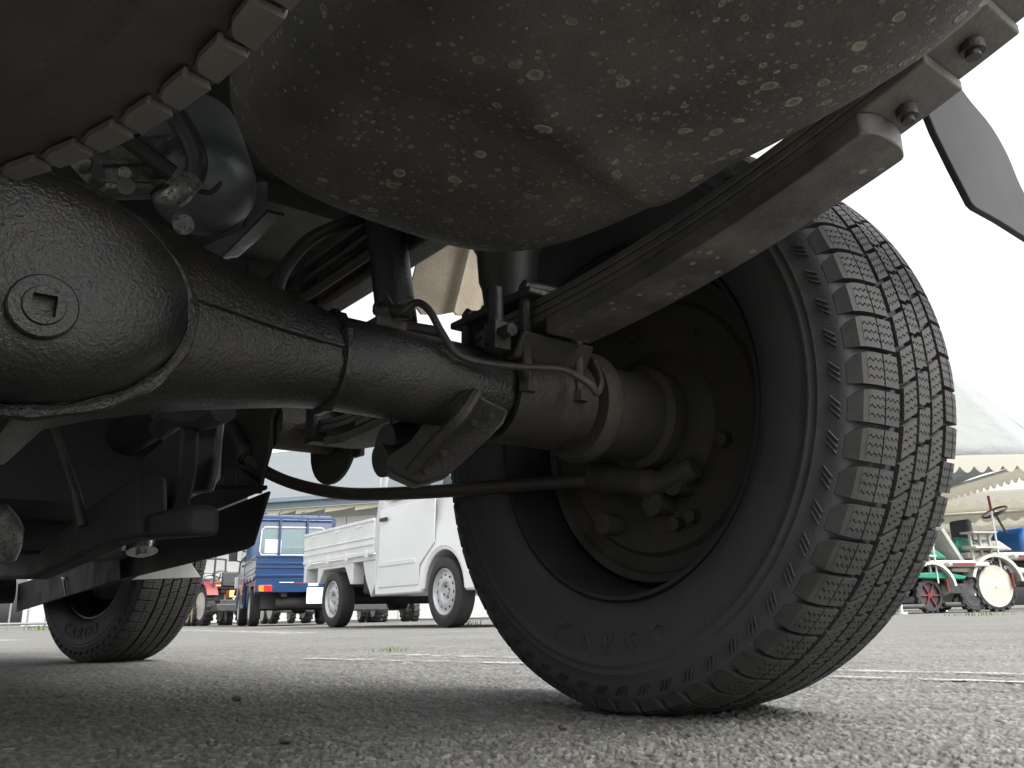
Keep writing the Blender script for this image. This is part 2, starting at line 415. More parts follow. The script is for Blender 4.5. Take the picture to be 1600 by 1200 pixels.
def strip(name, p0, p1, w, wear=0):
    a, b = Vector(p0), Vector(p1); a.z = b.z = .0009; d = (b - a).normalized(); n = Vector((-d.y, d.x, 0)) * w / 2
    seg = 40; mb = MB(); vs = []; fs = []
    for i in range(seg + 1):
        p = a.lerp(b, i / seg); j = .006 * random.uniform(-1, 1)
        vs += [p + n * (1 + j * 8), p - n * (1 + j * 6)]
    for i in range(seg): fs.append((2 * i, 2 * i + 1, 2 * i + 3, 2 * i + 2))
    mb.add(vs, fs); return kind(mb.build(name, M['line'], None, 0), 'structure')
strip('painted_line', G(478, 1029), G(840, 1037), .05)
strip('painted_line', G(610, 1022.5), G(840, 1028), .055)
strip('painted_line', G(285, 984.5), G(478, 989.5), .3)
strip('painted_line', G(1290, 1047), G(1720, 1056), .03)
strip('painted_line', G(1300, 1057), G(1720, 1070), .022)
strip('painted_line', G(-120, 997), G(22, 1001), .22)

# ------------------------------------------------------------------ tyres
RW, WW = .3005, .170
def rtop(x):
    a = abs(x) / (WW / 2); return RW * (1 - .020 * min(a, 1.05) ** 2.2 - .16 * max(0, a - .70) ** 1.75)
def rp(x, s, r): q = s / RW; return (x, r * math.sin(q), r * math.cos(q))
def flatten(mb):
    mb.v = [(x * (1 + .05 * max(0, (-z - .93 * RW) / (.07 * RW))), y, max(z, -RW + .0065)) for x, y, z in mb.v]; return mb
def tread_mesh(N_=60, slats=4, skew_sh=0., depth=.0085, old=False):
    mb = MB(); h = WW / 2; C = 2 * PI * RW; P = C / N_
    cols = [(-.86, -.665, 0, skew_sh, 0), (-.645, -.43, 0, skew_sh, 0), (-.35, -.115, .35, .30, .0), (-.065, .145, .8, .0, .1), (.195, .43, .2, .30, 0), (.51, .68, .5, -skew_sh, 0), (.70, .86, .5, -skew_sh, 0)]
    nx = 7
    for ci, (x0, x1, ph, sk, st) in enumerate(cols):
        for i in range(N_):
            g_ = .03 if old else .07; s0 = (i + ph) * P + g_ * P; s1 = (i + ph + 1) * P - g_ * P
            gap = .0014; ln = (s1 - s0 - gap * (slats - 1)) / slats
            for k_ in range(slats):
                a0 = s0 + k_ * (ln + gap); a1 = a0 + ln; T, B, U, D = [], [], [], []
                for j in range(nx):
                    f = j / (nx - 1); x = (x0 + (x1 - x0) * f) * h
                    zig = .0014 * (1 if j % 2 else -1); sh = (f - .5) * sk * P
                    e0 = a0 + sh + (zig if k_ > 0 else (st * P * (.5 if j > 3 else -.5)))
                    e1 = a1 + sh + (zig if k_ < slats - 1 else (st * P * (.5 if j > 3 else -.5)))
                    r1 = rtop(x); r0 = r1 - depth
                    T.append(rp(x, e0, r1)); U.append(rp(x, e1, r1)); B.append(rp(x, e0, r0)); D.append(rp(x, e1, r0))
                n = nx; fs = []
                for j in range(nx - 1):
                    fs += [(j, j + 1, n + j + 1, n + j), (2 * n + j, 2 * n + j + 1, j + 1, j), (n + j, n + j + 1, 3 * n + j + 1, 3 * n + j)]
                fs += [(0, n, 3 * n, 2 * n), (n - 1, 3 * n - 1, 4 * n - 1, 2 * n - 1)]
                mb.add(T + U + B + D, fs)
    # shoulder lugs running down on to the sidewall, each with three chevron ribs
    for sgn in (-1, 1):
        for i in range(N_):
            ph = 0 if sgn < 0 else .5
            g_ = .035 if old else .07
            s0 = (i + ph) * P + g_ * P; s1 = (i + ph + 1) * P - g_ * P; sk = skew_sh * P * .5
            prof = [(.855, rtop(.855 * h)), (.91, rtop(.91 * h) - .0004), (.952, RW * .950), (.978, RW * .937), (.95, RW * .925), (.86, RW * .925)]
            if old: prof = [(.855, rtop(.855 * h)), (.94, rtop(.94 * h)), (1.0, RW * .935), (1.012, RW * .918), (.97, RW * .905), (.86, RW * .92)]
            pa = [rp(sgn * px * h, s0 - sk * ((1.0, 1.6, 2.2, 2.8, 2.8, 1.0) if old else (1.0, 1.3, 1.7, 2.0, 2.0, 1.0))[q], r) for q, (px, r) in enumerate(prof)]
            pb = [rp(sgn * px * h, s1 - ((0, .05, .16, .3, .3, 0)[q] * (s1 - s0) * (1.6 if old else 1)) - sk * ((1.0, 1.6, 2.2, 2.8, 2.8, 1.0) if old else (1.0, 1.3, 1.7, 2.0, 2.0, 1.0))[q], r) for q, (px, r) in enumerate(prof)]
            mb.loft([pa, pb])
            if not old:
                for t in range(3):
                    sa = s0 + (.2 + .2 * t) * (s1 - s0)
                    mb.tube([rp(sgn * 1.004 * h, sa - .10 * P, RW * .921), rp(sgn * 1.028 * h, sa + .16 * P, RW * .894)], .0010, 4)
    return flatten(mb)
def carcass_mesh(groove=.0072):
    h = WW / 2; prof = []
    side = [(.70, .625), (.78, .638), (.86, .642), (.93, .655), (.985, .70), (1.02, .75), (1.035, .80), (1.036, .825), (1.045, .828), (1.045, .834), (1.036, .837), (1.03, .852), (1.037, .855), (1.037, .860), (1.028, .863), (1.015, .89), (1.0, .912), (.984, .932)]
    for fx, fr in side: prof.append((-fx * h, fr * RW))
    for x in (-.94, -.90, -.86, -.8, -.7, -.6, -.45, -.3, -.15, 0, .15, .3, .45, .6, .7, .8, .86, .90, .94): prof.append((x * h, rtop(x * h) - groove))
    for fx, fr in side[::-1]: prof.append((fx * h, fr * RW))
    return flatten(MB().lathe(prof, 'X', seg=144))
def letters(txt, rc, size, x, start, step, sgn):
    """raised sidewall lettering, tops towards the hub"""
    mb = MB()
    for i, chx in enumerate(txt):
        cu = bpy.data.curves.new('letter', 'FONT'); cu.body = chx; cu.size = size; cu.extrude = .0005; cu.align_x = 'CENTER'; cu.resolution_u = 3; cu.offset = .0004
        ob = bpy.data.objects.new('letter', cu); col.objects.link(ob)
        dg = bpy.context.evaluated_depsgraph_get(); me = ob.evaluated_get(dg).to_mesh()
        ang = start - i * step
        # seen from -X looking +X: right of view is -Y
        up = Vector((0, -math.sin(ang), math.cos(ang))) ; rt = Vector((0, -math.cos(ang), -math.sin(ang)))
        ctr = Vector((x, rc * math.sin(ang), -rc * math.cos(ang)))
        up = Vector((0, -math.sin(ang), math.cos(ang)))
        mb.add([ctr + rt * v.co.x + up * v.co.y + Vector((-1, 0, 0)) * v.co.z for v in me.vertices], [tuple(p.vertices) for p in me.polygons])
        ob.evaluated_get(dg).to_mesh_clear(); bpy.data.objects.remove(ob); bpy.data.curves.remove(cu)
    return mb
TREAD = tread_mesh().build('tread', M['tread'], None, 25)
CARC = carcass_mesh().build('tyre', M['sidewall'], None, 40)
def rim_mb():
    return MB().lathe([(-.064, .190), (-.068, .188), (-.068, .184), (-.060, .182), (-.05, .1795), (-.035, .178), (-.01, .177), (.02, .176), (.035, .176), (.05, .176), (.06, .182), (.064, .19), (.05, .192), (.035, .180), (.0, .181), (-.02, .182), (-.05, .19), (-.064, .190)], 'X', seg=96)
def disc_mb():
    return MB().lathe([(.020, .176), (.026, .16), (.040, .125), (.045, .10), (.035, .085), (.03, .05), (.03, .0)], 'X', seg=64).lathe([(.024, .176), (.030, .16), (.044, .125), (.049, .10), (.039, .085), (.034, .05), (.034, .0)], 'X', seg=64)

# ------------------------------------------------------------------ the truck overhead
truck = thing('light_truck', 'black underside of a truck with rear axle, leaf spring, rusty tank and big tyre', 'truck', tuple(TO), -HEAD)
def T(mb, name, mat, parent=None, smooth=35, bevel=0, **kw):
    return mb.build(name, M[mat], parent or truck, smooth, bevel, **kw)
def sub(src, parent):
    src.parent = parent; return src

# rear wheel
rw = bpy.data.objects.new('rear_wheel', None); col.objects.link(rw); rw.parent = truck; rw.location = (0, 0, RW - .0065)
sub(CARC, rw); kind(sub(TREAD, rw), 'stuff')
rim_o = rim_mb().build('rim', M['plastic'], rw, 40); disc_o = disc_mb().build('wheel_disc', M['black_flat'], rw, 40)
letters('CARGO', .238, .028, -WW / 2 * 1.035, .30, .15, 1).build('raised_lettering', M['sidewall'], rw, 0)
# front wheel, steered a little
fwh = bpy.data.objects.new('front_wheel', None); col.objects.link(fwh); fwh.parent = truck
fwh.location = (-.0897, 1.855, RW - .0065); fwh.rotation_euler = (0, 0, .236)
for o, nm in ((CARC, 'tyre'), (TREAD, 'tread')):
    c = o.copy(); col.objects.link(c); c.parent = fwh
rim_mb().build('rim', M['satin'], fwh, 40); disc_mb().build('wheel_disc', M['black_flat'], fwh, 40)
letters('CARGO', .238, .042, -WW / 2 * 1.035, .34, .165, 1).build('raised_lettering', M['old_rubber'], fwh, 0)
T(MB().lathe([(-.02, .14), (-.03, .14), (-.035, .12), (-.05, .06), (-.08, .05), (-.08, 0)], 'X', (0, 0, 0), 40), 'brake_drum', 'drum', fwh)
MB().tube(spline([(-.07, -.03, -.02), (-.09, -.06, -.06), (-.085, -.09, -.1)]), .012).build('knuckle_arm', M['drum'], fwh)

# spare wheel hung under the bed behind the axle
spare = bpy.data.objects.new('spare_wheel', None); col.objects.link(spare); spare.parent = truck
spare.location = (-.915, -.4473, .334); spare.rotation_euler = (0, PI / 2, 0)
carcass_mesh(.0).build('tyre', M['old_rubber'], spare, 40).rotation_euler = (PI * .9, 0, 0)
def spare_lugs(NL=84):
    mb = MB(); h = WW / 2; P = 2 * PI * RW / NL
    cur = [(-1.012, .9275), (-1.004, .9335), (-.996, .9385), (-.975, rtop(.975 * h) / RW), (-.95, rtop(.95 * h) / RW), (-.90, rtop(.90 * h) / RW), (-.84, rtop(.84 * h) / RW), (-.76, rtop(.76 * h) / RW), (-.66, rtop(.66 * h) / RW), (-.5, rtop(.5 * h) / RW)]
    wid = [.30, .40, .45, .47, .47, .46, .45, .44, .42, .40]
    for sg in (-1, 1):
        for i in range(NL):
            loops = []
            for q, (x, r) in enumerate(cur):
                sc = (i + (.5 if sg > 0 else 0)) * P + q / 9 * 1.25 * P; w = wid[q] * P
                nx_, nr = (-1, .0) if q < 2 else (-.7, .7) if q < 4 else (-.1, 1)
                a_, b_ = x * h - .001 * nx_, r * RW - .001 * nr; c_, d_ = x * h + .0013 * nx_, r * RW + .0013 * nr
                m_ = sg * -1
                loops.append([rp(m_ * a_, sc - w, b_), rp(m_ * a_, sc + w, b_), rp(m_ * c_, sc + w * .86, d_), rp(m_ * c_, sc - w * .86, d_)])
            mb.loft(loops)
        # crown ribs between the two shoulders
    for x0 in (-.42, -.12, .17):
        for i in range(NL):
            s0 = (i + x0) * P; mb.loft([[rp(x * h, s0 + dd * P + (x - x0) * .02, rtop(x * h) - .001) for dd in (0, .86)] + [rp(x * h, s0 + dd * P + (x - x0) * .02, rtop(x * h) + .002) for dd in (.86, 0)] for x in (x0, x0 + .24)])
    return mb
kind(spare_lugs().build('tread', M['old_tread'], spare, 25), 'stuff')
rim_mb().build('rim', M['black_flat'], spare, 40); disc_mb().build('wheel_disc', M['black_flat'], spare, 40)

# axle housing: pressed banjo swelling towards the differential
def sect(X, zt, zb, hy, n=2.3, seg=40):
    zc, hz = (zt + zb) / 2, (zt - zb) / 2; L = []
    for k_ in range(seg):
        q = 2 * PI * k_ / seg; c_, s_ = math.cos(q), math.sin(q)
        L.append((X, hy * math.copysign(abs(c_) ** (2 / n), c_), zc + hz * math.copysign(abs(s_) ** (2 / n), s_)))
    return L
prof = [(-.66, .4045, .1956, .081, 2.8), (-.627, .3937, .2117, .080, 2.8), (-.60, .3858, .2219, .0773, 2.8), (-.57, .3785, .2322, .0718, 2.7), (-.54, .3717, .2393, .0653, 2.6), (-.506, .364, .2467, .057, 2.5), (-.47, .3557, .2524, .0488, 2.4), (-.43, .3463, .2583, .0418, 2.2), (-.40, .3405, .2610, .0395, 2.1), (-.30, .340, .260, .0395, 2), (-.10, .340, .260, .0395, 2)]
full = [(-1.28 - X, a, b, c_, n) for X, a, b, c_, n in prof[::-1] if X < -.1] ; full = full + prof[1:]
full = sorted(full, key=lambda t: t[0])
axle = T(MB().loft([sect(*q) for q in full]), 'axle_housing', 'black', None, 50)
T(MB().tube([(-.400, .0408 * math.cos(q), .3008 + .0408 * math.sin(q)) for q in np.linspace(0, 2 * PI, 40)[:-1]], [.0042 + .0012 * math.sin(i * 2.3) for i in range(39)], 6, closed=True), 'weld_bead', 'black', axle)
T(MB().tube(spline([(-.535, -.0655, .309), (-.50, -.0575, .307), (-.46, -.0485, .305), (-.405, -.0405, .303)]), [.0016 + .0009 * random.random() for _ in range(25)], 6), 'weld_seam', 'black', axle)
# cover
DC = (-.640, .292)
dome = [(-.045, 1.02), (-.060, 1.0), (-.070, .985), (-.081, .955), (-.091, .905), (-.0985, .84), (-.1045, .75), (-.1085, .64), (-.111, .50), (-.1125, .30), (-.113, 0)]
cover = T(MB().lathe([(y, r) for y, r in dome], 'Y', (DC[0], 0, DC[1]), 64, .106, .0735), 'diff_cover', 'black', axle, 60)
T(MB().tube([(DC[0] + .109 * math.cos(q), -.064 - .010 * max(0, -math.cos(q)) , DC[1] + .0775 * math.sin(q)) for q in np.linspace(0, 2 * PI, 64)[:-1]], [.0046 + .0010 * math.sin(i * 1.7) for i in range(63)], 8, closed=True), 'weld_rim', 'black', axle)
# filler plug with a square socket
pc = Vector((-.6275, -.1165, .2655)); ny = Vector((.02, -1, -.05)).normalized(); ex = Vector((1, 0, 0)); ez = ex.cross(ny) * -1
def ringp(r, hgt): return [pc + ex * r * math.cos(q) + ez * r * math.sin(q) + ny * hgt for q in [2 * PI * k_ / 32 for k_ in range(32)]]
def sqp(a, hgt):
    L = []
    for q in [2 * PI * k_ / 32 for k_ in range(32)]:
        c_, s_ = math.cos(q), math.sin(q); mx = max(abs(c_), abs(s_)); L.append(pc + ex * a * c_ / mx + ez * a * s_ / mx + ny * hgt)
    return L
T(MB().loft([ringp(.0185, -.012), ringp(.0185, -.001), ringp(.0175, .0002), ringp(.0115, .0002), ringp(.0108, .0018), sqp(.0062, .0018), sqp(.0058, -.010)]), 'filler_plug', 'black', axle, 30)

# axle end, brake drum side
T(MB().lathe([(-.165, .0385), (-.162, .0435), (-.128, .0435), (-.125, .0385)], 'X', (0, 0, .30)), 'spring_seat_collar', 'black_flat', axle)
hub = T(MB().lathe([(-.124, .038), (-.124, .054), (-.117, .0575), (-.108, .0575), (-.102, .053), (-.098, .047), (-.05, .047), (-.035, .05), (-.03, .057), (-.012, .058), (-.012, .03)], 'X', (0, 0, .30)), 'axle_end_flange', 'drum', axle)
bp = T(MB().lathe([(-.006, .02), (-.012, .06), (-.008, .075), (-.002, .085), (-.006, .10), (-.006, .138), (-.001, .143), (-.001, .158), (-.008, .161), (-.010, .169), (-.004, .172), (.018, .172)], 'X', (0, 0, .2935), 96), 'brake_backing_plate', 'drum', None, 40)
mb = MB()
for yy, zz, rr, ll in ((-.015, .205, .014, .022), (-.045, .222, .013, .02), (.06, .19, .012, .018)): T(MB().cyl((-.03, yy, zz), (0, yy, zz), rr, 14), 'wheel_cylinder', 'drum', bp)
T(MB().tube(spline([(-.02, .075, .245), (-.025, .03, .235), (-.025, -.02, .225), (-.02, -.07, .236)]), [.018] * 8 + [.016] * 8 + [.013] * 8 + [.011], 12), 'brake_lever', 'drum', bp)
for yy, zz in ((-.03, .182), (-.052, .188), (-.1, .26), (.02, .40), (.085, .36), (-.07, .38)):
    T(MB().cyl((-.016, yy, zz), (0, yy, zz), .0075, 6), 'bolt_or_hole_disc', 'drum', bp)

# leaf spring
def zc(y, off=0): return .340 + (.33 * y * y if y < 0 else -.034 * math.sin(min(y / .34, 1) * PI / 2) + .10 * max(0, y - .34)) + off
spring = bpy.data.objects.new('leaf_spring', None); col.objects.link(spring); spring.parent = truck
X0, X1 = -.215, -.165
def leaf(y0, y1, off, t, mat, taper0=True, x0=X0, x1=X1, round_end=False, n=30):
    loops = []
    for i in range(n + 1):
        y = y0 + (y1 - y0) * i / n; a, b = x0, x1
        z = zc(y, off); loops.append([(a, y, z), (b, y, z), (b, y, z + t), (a, y, z + t)])
    if round_end:
        r = (x1 - x0) / 2; pre = []
        for q in (78, 60, 42, 24, 8):
            w = r * math.cos(math.radians(q)) * 1.0; y = y0 - r * .30 * math.sin(math.radians(q)); xm = (x0 + x1) / 2; z = zc(y, off)
            pre.append([(xm - w, y, z), (xm + w, y, z), (xm + w, y, z + t), (xm - w, y, z + t)])
        loops = pre + loops
    return T(MB().loft(loops), 'leaf', mat, spring, 40, .0012)
TH = .0155
leaf(-.385, -.070, 0, TH, 'rleaf', round_end=True, x0=X0 - .002, x1=X1 + .002)
leaf(-.432, .30, TH + .001, .0072, 'leaf')
leaf(-.470, .41, TH + .009, .0068, 'leaf')
leaf(-.64, .50, TH + .0168, .0068, 'leaf')
# clips, bolts on the rear leaves
def bolt_down(p, r, h, mat='black_flat', par=spring):
    T(MB().cyl(p, (p[0], p[1], p[2] - h), r, 14).cyl((p[0], p[1], p[2] - h + .0005), (p[0], p[1], p[2] - h - .004), r * .62, 12), 'leaf_bolt', mat, par)
bolt_down((-.188, -.4045, zc(-.4045, TH + .001)), .0068, .007)
bolt_down((-.189, -.450, zc(-.45, TH + .009)), .0075, .006)
T(MB().box((-.19, -.475, zc(-.475, TH + .030)), (.062, .05, .012)), 'spring_pad', 'black_flat', spring, 35, .002)
# front eye and hanger
EY, EZ = .505, .360
hang = bpy.data.objects.new('spring_hanger', None); col.objects.link(hang); hang.parent = truck
T(MB().cyl((-.236, EY, EZ), (-.148, EY, EZ), .033, 28), 'spring_eye_bush', 'gritty', hang)
T(MB().prism([(-.245, .49, .50), (-.245, .475, .385), (-.245, .492, .365), (-.245, .492, .33), (-.245, .515, .292), (-.245, .525, .265), (-.245, .68, .285), (-.245, .70, .50)], (.007, 0, 0)), 'hanger_plate', 'black_flat', hang, 35, .002)
pl = [(-.146, EY + .070 * math.cos(q), .338 + .055 * math.sin(q)) for q in np.linspace(PI * 1.02, 2 * PI, 14)]
T(MB().prism([(-.146, .505, .50)] + pl + [(-.146, .66, .50)], (.007, 0, 0)), 'hanger_plate', 'black_flat', hang, 35, .002)
T(MB().b2(-.237, -.147, .60, .66, .405, .52), 'hanger_web', 'inner', hang)
mb = MB(); zb = zc(.46)
T(MB().b2(-.226, -.154, .395, .42, zc(.40) + .008, zc(.40) + .014).b2(-.226, -.219, .395, .42, zc(.40) + .008, zc(.40) + .06).b2(-.161, -.154, .385, .41, zc(.40) - .006, zc(.40) + .055), 'spring_clip', 'black_flat', spring, 35, .001)
leaf(.06, .385, .003, .011, 'rleaf', x0=X0 - .001, x1=X1 + .001)
# saddle, u-bolts, plate under the axle
sad = T(MB().prism([(-.235, -.06, .345), (-.235, -.045, .322), (-.235, .045, .322), (-.235, .06, .345)], (.09, 0, 0)), 'spring_saddle', 'black_flat', axle, 35, .003)
for yy in (-.047, .047):
    pts = [(-.2225, yy, .292), (-.2225, yy, .385), (-.218, yy, .393), (-.19, yy, .396), (-.162, yy, .393), (-.1575, yy, .385), (-.1575, yy, .292)]
    u = T(MB().tube(spline(pts, 4), .0058, 10), 'u_bolt', 'black_flat', axle)
    for xx in (-.2225, -.1575): T(MB().cyl((xx, yy, .300), (xx, yy, .290), .0085, 6), 'nut', 'black_flat', u, 0)
T(MB().b2(-.232, -.148, -.065, .065, zc(0, TH + .0245), zc(0, TH + .032)), 'spring_top_plate', 'black_flat', axle, 35, .002)
T(MB().lathe([(-.228, .0415), (-.228, .048), (-.152, .048), (-.152, .0415)], 'X', (0, 0, .30), 40), 'u_bolt_clamp', 'black_flat', axle, 35, .001)
q_ = lambda px, py, y: A(px, py, Y=y)
br = [q_(733, 603, -.046), q_(760, 622, -.046), q_(797, 640, -.046), q_(788, 662, -.044), q_(748, 700, -.030), q_(702, 742, -.005), q_(655, 757, .02), q_(618, 741, .045), q_(600, 728, .055), q_(604, 712, .055), q_(640, 690, .03), q_(668, 655, .0), q_(700, 632, -.03)]
plate = T(MB().prism(br, (.012, .03, .0)), 'shock_mount_bracket', 'black_flat', axle, 35, .003)
T(MB().tube(spline([q_(745, 612, -.05), q_(720, 650, -.045), q_(680, 690, -.015), q_(640, 738, .02)]), .0055, 8), 'bracket_rib', 'black_flat', plate)
for x_, y_, yy in ((742, 660, -.037), (695, 708, -.012), (668, 735, .012), (770, 650, -.045)): T(MB().cyl(q_(x_, y_, yy + .01), q_(x_, y_, yy - .0006), .0032, 12), 'bolt_or_hole_disc', 'inner', plate)  # solid dark discs painting the shade of the bracket's holes
T(MB().prism([(-.255, .10, .335), (-.225, .06, .335), (-.225, .06, .25), (-.255, .16, .25)], (.006, 0, 0)), 'shock_bracket', 'black_flat', axle, 35, .002)
# shock absorber
sh = T(MB().tube([(-.25, .186, .60), (-.25, .141, .405), (-.25, .139, .398)], [.0225, .0225, .019], 24).tube([(-.25, .139, .40), (-.25, .117, .285)], [.0175, .0175], 24), 'shock_absorber', 'black', None, 40)
T(MB().cyl((-.278, .113, .262), (-.222, .113, .262), .021, 20), 'shock_eye', 'black_flat', sh)
T(MB().cyl(A(596, 720, Y=.075), A(640, 712, Y=.075), .0135, 18).cyl(A(594, 720, Y=.075), A(603, 719, Y=.075), .016, 18), 'shock_bolt', 'black_flat', sh)
# bump stop
T(MB().lathe([(.53, .0), (.53, .037), (.47, .037), (.462, .033), (.43, .031), (.422, .028), (.405, .026), (.402, 0)], 'Z', (-.185, .025, 0), 28), 'bump_stop', 'rubber_hose')

# tank
def sp(a, e): return math.copysign(abs(a) ** e, a)
tcx, tcy, thx, thy, thz, tcz = -.3874, -.3009, .1654, .2508, .1047, .4769
vrow = sorted([PI / 2 * i / 30 for i in range(30)] + [math.acos(f ** (1 / .55)) for f in np.linspace(.015, .93, 64)])
nu, nv = 160, len(vrow) - 1; vs = []; fs = []
for i in range(nv + 1):
    v = vrow[i]
    for j in range(nu):
        u = 2 * PI * j / nu
        x = tcx + thx * sp(math.cos(v), .55) * sp(math.cos(u), .55); y = tcy + thy * sp(math.cos(v), .55) * sp(math.sin(u), .55); z = tcz - thz * sp(math.sin(v), .55)
        if i > 3:
            dd = Vector((x + .452, y + .237, 0)).length       # round dimple
            z += .013 * (1 - 1 / (1 + math.exp(-(dd - .043) / .010)))
            ax_, ay_ = -.415, -.30; bx_, by_ = -.262, -.262           # pressed ridge
            tt = max(0, min(1, ((x - ax_) * (bx_ - ax_) + (y - ay_) * (by_ - ay_)) / ((bx_ - ax_) ** 2 + (by_ - ay_) ** 2)))
            d2 = math.hypot(x - ax_ - tt * (bx_ - ax_), y - ay_ - tt * (by_ - ay_))
            z -= .006 * math.exp(-(d2 / .017) ** 2)
            z += .0035 * math.sin(x * 17 + 1) * math.sin(y * 13)
        vs.append((x, y, z))
for i in range(nv):
    for j in range(nu): fs.append((i * nu + j, i * nu + (j + 1) % nu, (i + 1) * nu + (j + 1) % nu, (i + 1) * nu + j))
fs.append(tuple(nv * nu + j for j in range(nu)))
top = [(tcx + thx * sp(math.cos(2 * PI * j / nu), .55), tcy + thy * sp(math.sin(2 * PI * j / nu), .55), tcz + .12) for j in range(nu)]
vs += top; o_ = (nv + 1) * nu
for j in range(nu): fs.append((j, (j + 1) % nu, o_ + (j + 1) % nu, o_ + j))
fs.append(tuple(o_ + j for j in range(nu)))
tank = T(MB().add(vs, fs), 'fuel_tank', 'tank', None, 60)

# bed floor, rails, cross members
bed = T(MB().b2(-1.40, .11, -.78, 2.55, .805, .83), 'bed_floor', 'inner')
for y in np.arange(-.70, 1.2, .33): T(MB().b2(-1.36, .10, y, y + .06, .765, .804), 'floor_bearer', 'inner', bed)
rail = T(MB().b2(-.218, -.180, -.055, 2.3, .515, .63), 'frame_rail', 'gritty', None, 35, .006)
T(MB().b2(-1.06, -1.0, -.2, 2.3, .515, .62), 'frame_rail', 'gritty', None, 35, .006)
T(MB().b2(-1.0, -.286, .50, .58, .50, .60), 'cross_member', 'inner', None, 35, .006)
T(MB().b2(-1.0, -.56, -.02, .04, .52, .60), 'cross_member', 'inner', None, 35, .006)
for dz, rr, xx in ((.03, .0065, -.235), (.058, .005, -.232), (.082, .005, -.230)):
    T(MB().tube(spline([(xx, -.02, .50 + dz), (xx, .3, .497 + dz), (xx - .01, .6, .49 + dz), (xx, 1.0, .5 + dz)]), rr, 8), 'pipe', 'cable', rail)
for y in (.17, .42): T(MB().b2(-.243, -.2185, y, y + .018, .518, .60), 'pipe_clip', 'black_flat', rail)
T(MB().tube(spline([A(430, 500, Y=.25), A(432, 460, Y=.25), A(446, 418, Y=.25), A(482, 376, Y=.25), A(530, 352, Y=.25), A(580, 335, Y=.25)]), .008, 10), 'breather_hose', 'rubber_hose')
# ribbed tan wheel-arch sheet ahead of the tyre
def tan_sheet():
    p = [A(658, 380, Y=.45), A(838, 360, Y=.45), A(836, 502, Y=.45), A(757, 491, Y=.45), A(664, 487, Y=.45), A(638, 468, Y=.45)]
    zt = .80; pts = []
    n = 60; x0, x1 = p[5][0], p[1][0]; fs = []; vs = []
    for i in range(n + 1):
        x = x0 + (x1 - x0) * i / n; f = (i / n)
        d = 0
        for cx_ in (.30, .58, .86): d -= .016 * math.exp(-((f - cx_) / .035) ** 2)
        zb = p[4][2] + (p[3][2] - p[4][2]) * max(0, (x - p[4][0])) / (p[3][0] - p[4][0]) + max(0, (p[4][0] - x)) * .75
        for dy in (0, .004):
            for zz in np.linspace(zb, zt, 6): vs.append((x - (zz - .55) * -.10, .45 + d + dy - (zz - .6) * .3, zz))
    for i in range(n):
        for s_ in (0, 6):
            for k_ in range(5): fs.append((i * 12 + s_ + k_, i * 12 + s_ + k_ + 1, (i + 1) * 12 + s_ + k_ + 1, (i + 1) * 12 + s_ + k_))
        fs.append((i * 12, (i + 1) * 12, (i + 1) * 12 + 6, i * 12 + 6))
    fs.append((0, 1, 7, 6)); 
    for k_ in range(1, 5): fs.append((k_, k_ + 1, k_ + 7, k_ + 6))
    return T(MB().add(vs, fs), 'wheel_arch_sheet', 'tan')
tan_sheet()
# mud flap behind the tyre
fl = [A(1440, 150, Y=-.36), A(1462, 205, Y=-.36), A(1490, 262, Y=-.36), A(1519, 318, Y=-.36), A(1526, 325, Y=-.36), A(1562, 345, Y=-.36), A(1640, 395, Y=-.36)] + spline([A(1660, 395, Y=-.36), A(1625, 342, Y=-.36), A(1596, 292, Y=-.36), A(1574, 240, Y=-.36), A(1548, 195, Y=-.36), A(1515, 155, Y=-.36), A(1490, 120, Y=-.36)], 4)
T(MB().prism(fl, (0, .006, 0)), 'mud_flap', 'flap', None, 35, .001)

# brake line over the axle and its hose fitting
T(MB().tube(spline([(-.345, .005, .375), (-.341, -.014, .352), (-.331, -.028, .3595), (-.322, -.036, .352), (-.311, -.040, .332), (-.298, -.044, .3145), (-.275, -.050, .309), (-.244, -.066, .306), (-.212, -.085, .3045), (-.190, -.095, .292), (-.178, -.092, .286), (-.17, -.09, .30), (-.168, -.08, .32)], 6), .0034, 8), 'brake_line', 'black_flat', axle)
T(MB().cyl((-.345, .0, .357), (-.345, .0, .335), .010, 6).b2(-.36, -.33, -.012, .012, .335, .346).cyl((-.352, .006, .36), (-.33, -.02, .353), .0062, 8), 'brake_hose_joint', 'black_flat', axle)
T(MB().b2(-.262, -.244, -.052, -.034, .325, .352).cyl((-.256, -.045, .35), (-.256, -.045, .385), .0075, 12).cyl((-.253, -.05, .34), (-.253, -.066, .34), .007, 6), 'line_bracket', 'black_flat', axle, 35, .001)
T(MB().tube([(-.30, .07, .372), (-.255, .045, .365)], .008, 10).tube(spline([(-.315, .10, .34), (-.305, .085, .366), (-.28, .06, .369)]), .003, 6), 'adjuster_link', 'black_flat', axle)
# parking brake cable
cb = [(-.255, .60, .36), (-.247, .565, .322), (-.232, .52, .294), (-.205, .47, .272), (-.17, .40, .255), (-.13, .30, .247), (-.085, .20, .244), (-.04, .11, .243), (-.01, .06, .243)]
cab = T(MB().tube(spline(cb), .0085, 12), 'parking_brake_cable', 'cable')
T(MB().cyl((-.262, .605, .375), (-.245, .563, .32), .0125, 16).cyl((-.249, .572, .333), (-.2465, .565, .322), .0155, 16), 'cable_ferrule', 'black_flat', cab)
T(MB().box((-.255, .585, .285), (.02, .05, .035)).box((-.262, .60, .265), (.028, .022, .006)), 'cable_clamp', 'black_flat', cab, 35, .002)

